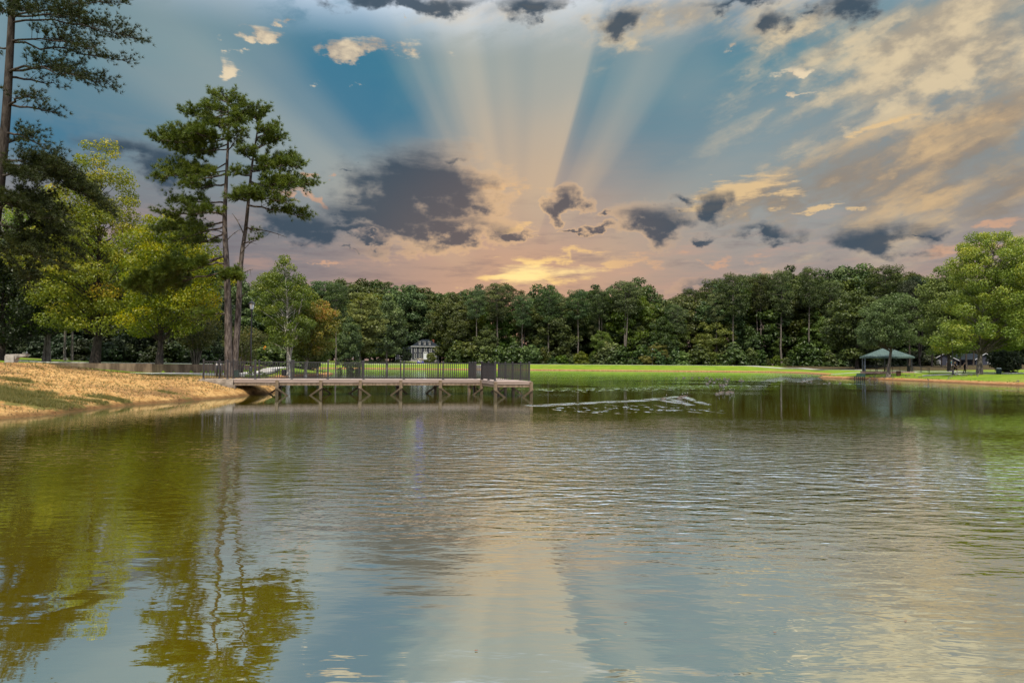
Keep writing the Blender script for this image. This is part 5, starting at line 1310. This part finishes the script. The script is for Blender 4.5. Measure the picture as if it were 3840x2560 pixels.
for y in (-0.75, 0.75): Geo().box((0, y, 0.45), (1.9, 0.28, 0.05)).build('bench', BLACK, tb)
for x in (-0.65, 0.65):
    Geo().beam((x, -0.75, 0.40), (x, 0.75, 0.40), 0.07, 0.08).build('cross_bar', BLACK, tb)
    for y in (-1, 1): Geo().beam((x, y * 0.6, 0.0), (x, y * 0.2, 0.73), 0.07, 0.07).build('leg', BLACK, tb)

# ------------------------------------------------------------------ park bench
bp_ = G(3222, 108); bench = thing('park_bench', 'dark green slatted park bench facing away left of the gazebo', 'bench', bp_, math.radians(-68))
GRS = material('green_bench_slats', (0.02, 0.085, 0.06), 0.5, 0.3)
for k_ in range(5): Geo().box((0, -0.18 + 0.1 * k_, 0.45), (1.7, 0.075, 0.04)).build('seat_slat', GRS, bench)
for k_ in range(4): Geo().box((0, 0.28 + 0.035 * k_, 0.56 + 0.105 * k_), (1.7, 0.03, 0.085), rx=-0.3).build('back_slat', GRS, bench)
for x in (-0.72, 0, 0.72):
    l_ = Geo(); l_.extrude([(-0.25, 0.0), (-0.17, 0.0), (-0.12, 0.40), (0.2, 0.40), (0.26, 0.0), (0.34, 0.0), (0.30, 0.45), (0.46, 0.95), (0.40, 0.96), (0.23, 0.46), (-0.22, 0.44)], 'x', x - 0.03, x + 0.03); l_.build('side_frame', BLACK, bench)

# ------------------------------------------------------------------ low houses on the right
def low_house(label, px, D, w_, dep, h_, rise, rz):
    p = np.array([xat(px, D), D, gz(xat(px, D), D)]); r = thing('low_house', label, 'house', p, rz)
    Geo().box((0, dep / 2, h_ / 2 - .2), (w_, dep, h_ + .4)).build('wall', SID, r); Geo().extrude([(-w_ / 2, h_), (w_ / 2, h_), (0, h_ + rise)], 'y', 0.0, dep).build('gable', SID, r)
    for s_ in (-1, 1):
        Geo().add([(0, -.5, h_ + rise + .06), (s_ * (w_ / 2 + .8), -.5, h_ - rise * .8 / (w_ / 2) * .9), (s_ * (w_ / 2 + .8), dep + .5, h_ - rise * .8 / (w_ / 2) * .9), (0, dep + .5, h_ + rise + .06)], [[0, 1, 2, 3]]).build('roof_slope', SHING, r)
        Geo().beam((0, -.52, h_ + rise + .0), (s_ * (w_ / 2 + .8), -.52, h_ - rise * .8 / (w_ / 2) * .9 - .06), 0.06, 0.16).build('barge_board', TRIM, r)
    for x in (-w_ / 4, w_ / 4): window(x, h_ * 0.5, 0.9, 1.2, r, 0.0)
    return r


low_house('low dark house with white gable edges behind the two walkers', 3543, 205, 6.4, 12, 1.7, 1.9, -0.5)
low_house('low grey house with white gable edges behind the sycamore trunk', 3692, 200, 6.0, 10, 1.9, 1.5, 0.2)

# ------------------------------------------------------------------ people
def skin_body(joints, edges, root):
    """joints: name -> (x, y, z, r); a continuous skinned figure, returned as plain mesh"""
    names = list(joints); me = bpy.data.meshes.new('body'); me.from_pydata([joints[n][:3] for n in names], [(names.index(a), names.index(b)) for a, b in edges], [])
    o = bpy.data.objects.new('body_tmp', me); COL.objects.link(o); mod = o.modifiers.new('skin', 'SKIN'); mod.use_smooth_shade = True
    for i, n in enumerate(names):
        r_ = joints[n][3]; me.skin_vertices[0].data[i].radius = (r_, r_) if np.isscalar(r_) else r_; me.skin_vertices[0].data[i].use_root = (n == root)
    o.modifiers.new('sub', 'SUBSURF').render_levels = 1; o.modifiers['sub'].levels = 1
    dg = bpy.context.evaluated_depsgraph_get(); dg.update(); m2 = bpy.data.meshes.new_from_object(o.evaluated_get(dg)); bpy.data.objects.remove(o); m2.materials.clear(); return m2


SKIN = material('skin', (0.52, 0.30, 0.21), 0.6, 0.3)
HAIRB = material('blond_hair', (0.48, 0.33, 0.16), 0.6); HAIRD = material('dark_hair', (0.03, 0.02, 0.015), 0.6)
CLB = material('black_cloth', (0.012, 0.012, 0.014), 0.9, 0.1); CLW = material('white_cloth', (0.62, 0.62, 0.64), 0.9, 0.1); CLT = material('teal_cloth', (0.02, 0.20, 0.17), 0.9, 0.1); CLBL = material('blue_cloth', (0.10, 0.22, 0.42), 0.9, 0.1)


def walker(label, p, rz, H, top, sleeves, bottom, bottom_len, hair, shoes, phase, logo=False, long_hair=True):
    """a person in mid-stride; local -Y is the way they walk"""
    r = thing('person', label, 'person', p, rz); k_ = H / 1.72; s_ = phase
    J = dict(pel=(0, 0, .94, .13), wai=(0, 0, 1.06, .115), che=(0, -.01, 1.28, .14), nek=(0, -.01, 1.45, .055), hd0=(0, -.02, 1.53, .075), hd1=(0, -.03, 1.62, .098), hd2=(0, -.02, 1.70, .07),
             hl=(.085, 0, .88, .095), kl=(.09, -.16 * s_ - .05, .50, .062), al=(.09, -.14 * s_ + (.02 if s_ > 0 else .18), .10, .04), fl=(.10, -.14 * s_ - .14 + (.02 if s_ > 0 else .16), .04, .035),
             hr=(-.085, 0, .88, .095), kr=(-.09, .16 * s_ - .05, .50, .062), ar=(-.09, .14 * s_ + (.18 if s_ > 0 else .02), .10 + .05, .04), fr=(-.10, .14 * s_ - .02, .05, .035),
             sl=(.17, 0, 1.39, .062), el=(.25, .10 * s_ + .04, 1.12, .045), wl=(.27, .16 * s_ - .10, .90, .032), gl=(.27, .18 * s_ - .14, .82, .036),
             sr=(-.17, 0, 1.39, .062), er=(-.25, -.10 * s_ + .04, 1.12, .045), wr=(-.27, -.16 * s_ - .10, .90, .032), gr=(-.27, -.18 * s_ - .14, .82, .036))
    E = [('pel', 'wai'), ('wai', 'che'), ('che', 'nek'), ('nek', 'hd0'), ('hd0', 'hd1'), ('hd1', 'hd2')]
    for a in 'lr': E += [('pel', 'h' + a), ('h' + a, 'k' + a), ('k' + a, 'a' + a), ('a' + a, 'f' + a), ('che', 's' + a), ('s' + a, 'e' + a), ('e' + a, 'w' + a), ('w' + a, 'g' + a)]
    sc = lambda v: tuple(np.array(v[:3]) * k_) + (v[3] * k_,)
    J = {n: sc(v) for n, v in J.items()}; m_ = skin_body(J, E, 'pel'); m_.materials.append(SKIN); link('body', m_, r)
    P = {n: np.array(v[:3]) for n, v in J.items()}
    # fingers at the end of each hand
    fg = Geo()
    for a in 'lr':
        for q in range(4): fg.tube(np.array([P['g' + a] + np.array([0, (-.03 + .02 * q), 0]) * k_, P['g' + a] + np.array([0.0, (-.035 + .02 * q), -.05]) * k_, P['g' + a] + np.array([-.01 if a == 'l' else .01, (-.045 + .02 * q), -.085 + .01 * abs(q - 1)]) * k_]), [.011, .010, .007], 5)
        fg.tube(np.array([P['g' + a] + np.array([0, -.03, .03]) * k_, P['g' + a] + np.array([0, -.075, -.01]) * k_, P['g' + a] + np.array([0, -.08, -.04]) * k_]), [.012, .011, .008], 5)
    tag(fg.build('fingers', SKIN, r, True), kind='stuff')
    sh = Geo(); ell = lambda z, rx, ry, yo=0.0: [(rx * math.cos(a) * k_, (ry * math.sin(a) + yo) * k_, z * k_) for a in np.linspace(0, 2 * np.pi, 14, endpoint=False)]
    rings = [ell(.90, .185, .15), ell(1.0, .175, .145), ell(1.12, .165, .14), ell(1.27, .195, .16), ell(1.37, .19, .135), ell(1.43, .10, .09), ell(1.455, .075, .07)]
    V = np.array(rings).reshape(-1, 3); i = np.arange(6)[:, None] * 14; j = np.arange(14)[None]; j2 = (j + 1) % 14; sh.add(V, np.stack([i + j, i + j2, i + 14 + j2, i + 14 + j], -1).reshape(-1, 4))
    if sleeves:
        for a in 'lr': sh.tube(np.array([P['s' + a] * .9 + P['nek'] * .1, P['s' + a], P['s' + a] * .45 + P['e' + a] * .55]), np.array([.08, .083, .075]) * k_, 10)
    shirt = sh.build('shirt', top, r, True)
    if logo: Geo().box((0, -.168 * k_, 1.31 * k_), (.16 * k_, .012, .035 * k_)).build('print', CLW, shirt); Geo().box((0, -.163 * k_, 1.25 * k_), (.10 * k_, .012, .03 * k_)).build('print', CLW, shirt)
    bt = Geo(); V = np.array([ell(.84, .17, .145), ell(.95, .175, .15), ell(1.02, .165, .14)]).reshape(-1, 3); i = np.arange(2)[:, None] * 14; bt.add(V, np.stack([i + j, i + j2, i + 14 + j2, i + 14 + j], -1).reshape(-1, 4))
    for a in 'lr':
        if bottom_len > 1: pts = [P['h' + a], P['h' + a] * .5 + P['k' + a] * .5, P['k' + a], P['k' + a] * .5 + P['a' + a] * .5, P['a' + a]]; rd = [.112, .095, .074, .066, .052]
        else: pts = [P['h' + a], P['h' + a] * .5 + P['k' + a] * .5, P['h' + a] * (1 - bottom_len) + P['k' + a] * bottom_len]; rd = [.115, .108, .098]
        bt.tube(np.array(pts), np.array(rd) * k_, 10)
    bt.build('trousers' if bottom_len > 1 else 'shorts', bottom, r, True)
    hh = Geo(); V = []; 
    for z, q in ((1.60, .108), (1.66, .115), (1.71, .10), (1.745, .06), (1.755, .01)): V.append([(q * math.cos(a) * k_, (q * math.sin(a) + .01) * k_, z * k_) for a in np.linspace(0, 2 * np.pi, 12, endpoint=False)])
    i = np.arange(4)[:, None] * 12; j = np.arange(12)[None]; j2 = (j + 1) % 12; hh.add(np.array(V).reshape(-1, 3), np.stack([i + j, i + j2, i + 12 + j2, i + 12 + j], -1).reshape(-1, 4))
    if long_hair:
        for a in (-1, 1): hh.tube(np.array([(.085 * a, .03, 1.68), (.105 * a, .03, 1.58), (.11 * a, .0, 1.46), (.10 * a, -.03, 1.38)]) * k_, np.array([.04, .045, .04, .02]) * k_, 8)
        hh.tube(np.array([(0, .08, 1.68), (0, .11, 1.55), (0, .11, 1.42)]) * k_, np.array([.07, .075, .04]) * k_, 8)
    hh.build('hair', hair, r, True)
    fc = Geo(); [fc.box((x * k_, -.122 * k_, 1.635 * k_), (.026 * k_, .012, .012 * k_)) for x in (-.036, .036)]; fc.box((0, -.115 * k_, 1.565 * k_), (.045 * k_, .012, .01 * k_)); tag(fc.build('eyes_and_mouth', HAIRD, r), kind='stuff')
    Geo().add(np.array([(-.014, -.118, 1.60), (.014, -.118, 1.60), (0, -.142, 1.595), (0, -.12, 1.64)]) * k_, [[0, 1, 2], [1, 3, 2], [3, 0, 2]]).build('nose', SKIN, r)
    for a in 'lr':
        f0 = P['f' + a]; a0 = P['a' + a]; Geo().tube(np.array([a0 + np.array([0, .06, -.05]) * k_, a0 * .6 + f0 * .4 + np.array([0, 0, -.02]) * k_, f0 + np.array([0, -.03, -.005]) * k_, f0 + np.array([0, -.06, 0]) * k_]), np.array([.035, .05, .042, .02]) * k_, 8).build('shoe', shoes, r, True)
    return r


def stand(px, py): h_ = ground_hit(px, py); return h_


walker('blond walker in black T-shirt and black shorts on the right-hand path', stand(3583, 1400.5), math.radians(22), 1.74, CLB, True, CLB, 0.85, HAIRB, CLW, 1, True)
walker('walker in dark vest top and black leggings beside the blond walker', stand(3618, 1399), math.radians(24), 1.68, CLB, False, CLB, 2, HAIRD, CLB, -1, False, False)
walker('distant person in white top with bare legs on the far path', G(3553, 186), math.radians(200), 1.66, CLW, True, CLW, 0.5, HAIRD, CLW, 1)
walker('distant blond person in teal top and blue shorts on the far path', G(3566, 184), math.radians(190), 1.68, CLT, True, CLBL, 0.6, HAIRB, CLW, -1)

# ------------------------------------------------------------------ geese
gmt = bpy.data.materials.new('goose_plumage'); gmt.use_nodes = True; t = NT(gmt.node_tree); b = t.nodes['Principled BSDF']
ta = t.n('ShaderNodeAttribute', attribute_name='tint').outputs['Fac']; tcz = t.n('ShaderNodeSeparateXYZ', {0: t.n('ShaderNodeTexCoord').outputs['Object']})
back = t.mix(t.noise(t.n('ShaderNodeTexCoord').outputs['Object'], 30, 3, 0.6), (0.035, 0.026, 0.019, 1), (0.085, 0.064, 0.047, 1))
belly = t.mix(t.smooth(ta, 0.30, 0.5), (0.55, 0.52, 0.48, 1), (0.32, 0.27, 0.22, 1))
cg = t.mix(t.smooth(tcz.outputs[2], 0.05, -0.02), back, belly)
cg = t.mix(t.smooth(ta, 0.585, 0.61), cg, (0.010, 0.010, 0.011, 1)); cg = t.mix(t.smooth(ta, 0.12, 0.06), cg, (0.012, 0.012, 0.012, 1))
cg = t.mix(t.m('MULTIPLY', t.smooth(ta, 0.80, 0.82), t.smooth(ta, 0.89, 0.87)), cg, (0.55, 0.54, 0.52, 1))
t.put(b.inputs['Base Color'], cg); b.inputs['Roughness'].default_value = 0.8


def goose_mesh(neck):
    if neck == 'up': S = [(.42, .10, .008), (.36, .095, .035), (.25, .08, .09), (.10, .06, .15), (-.06, .05, .165), (-.20, .07, .14), (-.28, .13, .085), (-.31, .22, .05), (-.315, .32, .038), (-.31, .42, .034), (-.315, .50, .036), (-.335, .545, .046), (-.375, .545, .042), (-.41, .535, .022), (-.46, .525, .008)]
    else: S = [(.42, .08, .008), (.36, .085, .035), (.25, .08, .09), (.10, .06, .15), (-.06, .05, .165), (-.20, .05, .14), (-.29, .05, .085), (-.36, .03, .05), (-.43, -.03, .038), (-.49, -.10, .034), (-.53, -.17, .036), (-.55, -.21, .044), (-.57, -.25, .04), (-.585, -.285, .022), (-.60, -.33, .008)]
    S = np.array(S); P = spline(np.c_[S[:, 0], np.zeros(len(S)), S[:, 1]], 0.05); Rr = np.interp(np.linspace(0, 1, len(P)), np.linspace(0, 1, len(S)), S[:, 2])
    g_ = Geo(); g_.tube(P, Rr, 10, True, np.linspace(0, 1, len(P))); return g_.mesh('goose', gmt, True, 'tint')


GME = {n: goose_mesh(n) for n in ('up', 'down')}
legm = Geo().tube(np.array([(0.02, 0, -0.08), (0.0, 0, -0.18), (0.02, 0, -0.27)]), [0.02, 0.013, 0.012], 5).box((-0.03, 0, -0.275), (0.11, 0.06, 0.012)).mesh('leg', BLACK)


def goose(label, p, rz, standing, neck, group, sc=1.0):
    o = link('goose', GME[neck], None, (float(p[0]), float(p[1]), float(p[2]) + (0.275 * sc if standing else 0.0)), rz); o.scale = (sc,) * 3; tag(o, label, 'goose', group)
    if standing:
        for y in (-0.06, 0.06): link('leg', legm, o, (0, y, 0))
    return o


ORD = ['first', 'second', 'third', 'fourth', 'fifth', 'sixth', 'seventh', 'eighth', 'ninth', 'tenth', 'eleventh', 'twelfth', 'thirteenth', 'fourteenth', 'fifteenth', 'sixteenth', 'seventeenth', 'eighteenth', 'nineteenth', 'twentieth']
rg = np.random.default_rng(3)
Z3 = lambda x, y: (2400 + x / 5.88, 1370 + y / 5.88); Z5 = lambda x, y: (3180 + x / 6.918, 1290 + y / 6.918); Z4 = lambda x, y: (3500 + x / 6.918, 1320 + y / 6.918); Z6 = lambda x, y: (2700 + x / 2.45, 900 + y / 2.45)
def flock(pts, label, standing, group, neck_up=0.8, face=None, sc=0.48):
    pts = sorted(pts)
    for i, q in enumerate(pts):
        p = stand(*q) if standing else np.array([*wpt(*q), 0.0]); lb = label.format(ORD[i]) if len(pts) > 1 else label
        goose(lb, p, rg.uniform(-0.5, 0.5) + (math.pi if rg.uniform() < 0.4 else 0) if face is None else face + rg.uniform(-.25, .25), standing, 'up' if (not standing or rg.uniform() < neck_up) else 'down', group, sc * rg.uniform(0.9, 1.12))


flock([Z3(*q) for q in ((520, 748), (870, 728), (930, 700), (990, 690))], '{} dark goose from the left swimming at the head of the long wake', False, 'geese leading the long wake', face=math.pi)
flock([Z3(*q) for q in ((1700, 630), (1775, 612), (1805, 600), (1925, 614), (1965, 592), (2030, 600))], '{} goose from the left in the tight group of six on dark water', False, 'six geese swimming together', face=math.pi)
flock([Z3(*q) for q in ((805, 277), (960, 274), (990, 272), (1150, 275), (1310, 270), (1450, 274), (1490, 274), (1580, 294), (1700, 300), (1760, 300), (1850, 296), (1885, 296), (1960, 303))], '{} goose from the left in the far row swimming before the dam', False, 'geese in the far row before the dam')
flock([Z3(*q) for q in ((1545, 348), (1635, 375), (1480, 400), (1770, 432), (1835, 436), (1900, 410), (1920, 340), (2200, 335), (2240, 335), (2270, 340))], '{} goose from the left in the scattered middle flock on rippled water', False, 'geese in the middle flock')
flock([Z6(*q) for q in ((655, 1244), (755, 1244), (795, 1244), (845, 1244), (930, 1244))], '{} goose from the left swimming in the inlet beyond the spit', False, 'geese in the inlet')
flock([Z6(*q) for q in ((760, 1302), (800, 1300), (838, 1300), (1005, 1312), (1105, 1312))], '{} goose from the left swimming off the tip of the spit', False, 'geese off the spit')
flock([Z5(*q) for q in ((580, 884), (690, 852), (690, 895), (880, 888), (955, 905), (985, 850), (1090, 884), (1140, 856), (1160, 908), (750, 945), (560, 940))], '{} goose from the left on the grass between bench and gazebo tree', True, 'geese standing by the gazebo tree', 0.65)
flock([Z5(*q) for q in ((1510, 850), (1590, 852), (1735, 842), (1850, 882), (2085, 955))], '{} goose from the left on the grass right of the drum bin', True, 'geese standing right of the drum bin', 0.6)
flock([Z4(*q) for q in ((450, 664), (495, 640), (585, 632), (720, 620), (765, 640), (825, 636), (875, 620), (980, 628), (1145, 642), (400, 708))], '{} goose from the left on the grass below the two walkers', True, 'geese grazing below the walkers', 0.6)
flock([Z4(*q) for q in ((2200, 790),)], 'lone goose resting at the shore at the right edge', True, None, 0.0)

# ------------------------------------------------------------------ leaves afloat near the camera
FLO = material('dead_leaf', (0.12, 0.035, 0.015), 0.7, color2=(0.2, 0.09, 0.04), scale=20)
for px, py, lb in ((1785, 2440, 'reddish leaf floating beside pale ripples at the bottom centre'), (2905, 2372, 'small dark red leaf afloat on the blue reflection'), (3395, 2330, 'pinkish leaf afloat in the lower right water'), (2345, 2335, 'tiny pale leaf afloat left of the blue reflection')):
    (x, y), a = wpt(px, py), rg.uniform(0, 6.28); pts = np.array([(-.035, 0, .004), (-.01, .018, .008), (.02, .012, .006), (.04, 0, .014), (.02, -.012, .006), (-.01, -.018, .008)]) * 0.36
    tag(Geo().add(pts, [[0, 1, 2, 3, 4, 5]]).build('floating_leaf', FLO, None, loc=(x, y, 0.004)), lb, 'leaf')
# ------------------------------------------------------------------ rough grass, stones and litter on the near bank
rgb = np.random.default_rng(12)
gb = Geo(); n = 130000
bx = rgb.uniform(-27, -15.5, n); by = rgb.uniform(19, 46, n)
pv = np.zeros(n)
for (px, D, rx, ry, s) in [(70, 25.5, 3.4, 1.5, 1), (200, 26.2, 1.6, 0.8, .9), (-60, 26, 3, 3, 1), (340, 28.2, 1.4, .55, .8), (430, 29.6, 1.6, .5, .9), (90, 30.5, 1.2, .7, .8), (640, 34, 1.1, .4, .7), (730, 33.4, .8, .4, .7), (560, 44.8, 5, .8, .8), (470, 45.6, 4, .6, .8)]:
    x0 = xat(px, D); pv = np.maximum(pv, s * np.exp(-(((bx - x0) / rx) ** 2 + ((by - D) / ry) ** 2)))
keep = (rgb.uniform(size=n) < np.clip((pv + 0.35 * vnoise(bx, by, .7, 2) - 0.38) * 1.5, 0, 1) + 0.03) & (lake_d(bx, by) > 0.15); bx, by = bx[keep], by[keep]; bz = terrain(bx, by)
P = np.c_[bx, by, bz]; needle_tufts(gb, rgb, P, np.tile([0, 0, 1.0], (len(P), 1)), 6, 0.17, 0.013, np.clip(rgb.normal(.5, .2, len(P)), 0, 1), 0.7)
GRASSB = leaf_mat('dry_grass_blades', [(0.0, (0.055, 0.065, 0.012)), (0.5, (0.125, 0.120, 0.025)), (1.0, (0.32, 0.23, 0.08))], 0.3, obj_var=0.0)
tag(gb.build('bank_grass', GRASSB, None, False, 'tint'), 'tufts of worn grass on the sandy near bank', 'grass', None, 'stuff')
lt = Geo(); n = 9000; bx = rgb.uniform(-30, -15.6, n); by = rgb.uniform(19, 46, n); ok = lake_d(bx, by) > 0.05; bx, by = bx[ok], by[ok]; P = np.c_[bx, by, terrain(bx, by) + 0.012]
leaves(lt, rgb, P, rgb.normal(size=(len(P), 3)) * 0.35 + np.array([0, 0, 1.0]), 0.035, rgb.uniform(size=len(P)))
tag(lt.build('leaf_litter', leaf_mat('fallen_leaves', [(0.0, (0.06, 0.035, 0.015)), (0.6, (0.17, 0.09, 0.03)), (1.0, (0.42, 0.33, 0.2))], 0.1, obj_var=0.0), None, False, 'tint'), 'scattered fallen leaves and twigs on the sandy bank', 'leaves', None, 'stuff')
# far-bank grass fringe along the waterline
fg = Geo(); n = 9000; i = rgb.integers(0, len(LAKE) - 1, n)
a, b_ = LAKE[i], LAKE[(i + 1) % len(LAKE)]; s_ = rgb.uniform(size=(n, 1)); q = a + (b_ - a) * s_; q = q + rgb.normal(size=(n, 2)) * 0.9; ok = (lake_d(q[:, 0], q[:, 1]) > 0.9) & (lake_d(q[:, 0], q[:, 1]) < 3.0) & (q[:, 1] > 60) & (q[:, 1] < 140); q = q[ok]
P = np.c_[q, terrain(q[:, 0], q[:, 1])]; needle_tufts(fg, rgb, P, np.tile([0, 0, 1.0], (len(P), 1)), 6, 0.22, 0.03, np.clip(rgb.normal(.45, .2, len(P)), 0, 1), 0.6)
tag(fg.build('shore_grass', leaf_mat('shore_grass_blades', [(0.0, (0.06, 0.13, 0.01)), (1.0, (0.18, 0.22, 0.03))], 0.3, obj_var=0.0), None, False, 'tint'), 'ragged grass fringe along the far shorelines', 'grass', None, 'stuff')
# leafy weeds in the shade under the landward end of the pier
for px, D, lb in ((948, 41.6, 'left of two leafy weeds at the waterline under the pier'), (985, 43.4, 'right of two leafy weeds at the waterline under the pier')):
    wd_, lf = broadleaf(300 + px, 0.75, 0.015, 0.05, 0.5, BUSH, 9, 46, 0.055, 0.16); x = xat(px, D); tree('weed_plant', lb, wd_, lf, BARK_DARK, LEAF_BRIGHT, (x, D, gz(x, D)), 0, 'weeds under the pier', 'plant')

# ------------------------------------------------------------------ labels: tell look-alikes apart by the nearest landmark
MARKS = [(-400, 'left picture edge'), (357, 'tallest sycamore'), (598, 'smaller sycamore'), (866, 'twin-stemmed pine'), (1085, 'taller birch'), (1350, 'tall light green tree'), (1594, 'house'), (1862, 'round-topped pine'), (2055, 'thin reddish pine'),
         (2342, 'double-trunked pine'), (2465, 'willow shrub'), (2752, 'pale-trunked pine'), (3033, 'two thin pines'), (3325, 'gazebo'), (3672, 'right-hand sycamore')]
by = {}
for o in list(scene.objects):
    if o.parent is None and 'category' in o.keys() and o['category'] in ('tree', 'shrub'): by.setdefault(o['label'], []).append(o)
for lb, lst in by.items():
    if len(lst) < 2: continue
    px_of = lambda o: o.location.x / o.location.y * FPX + 1920
    seen = {}
    for o in sorted(lst, key=px_of):
        mk = max((m for m in MARKS if m[0] <= px_of(o)), key=lambda m: m[0]); k_ = seen[mk] = seen.get(mk, 0) + 1
        o['label'] = '%s, %s right of the %s' % (lb, ORD[min(k_, 20) - 1], mk[1])
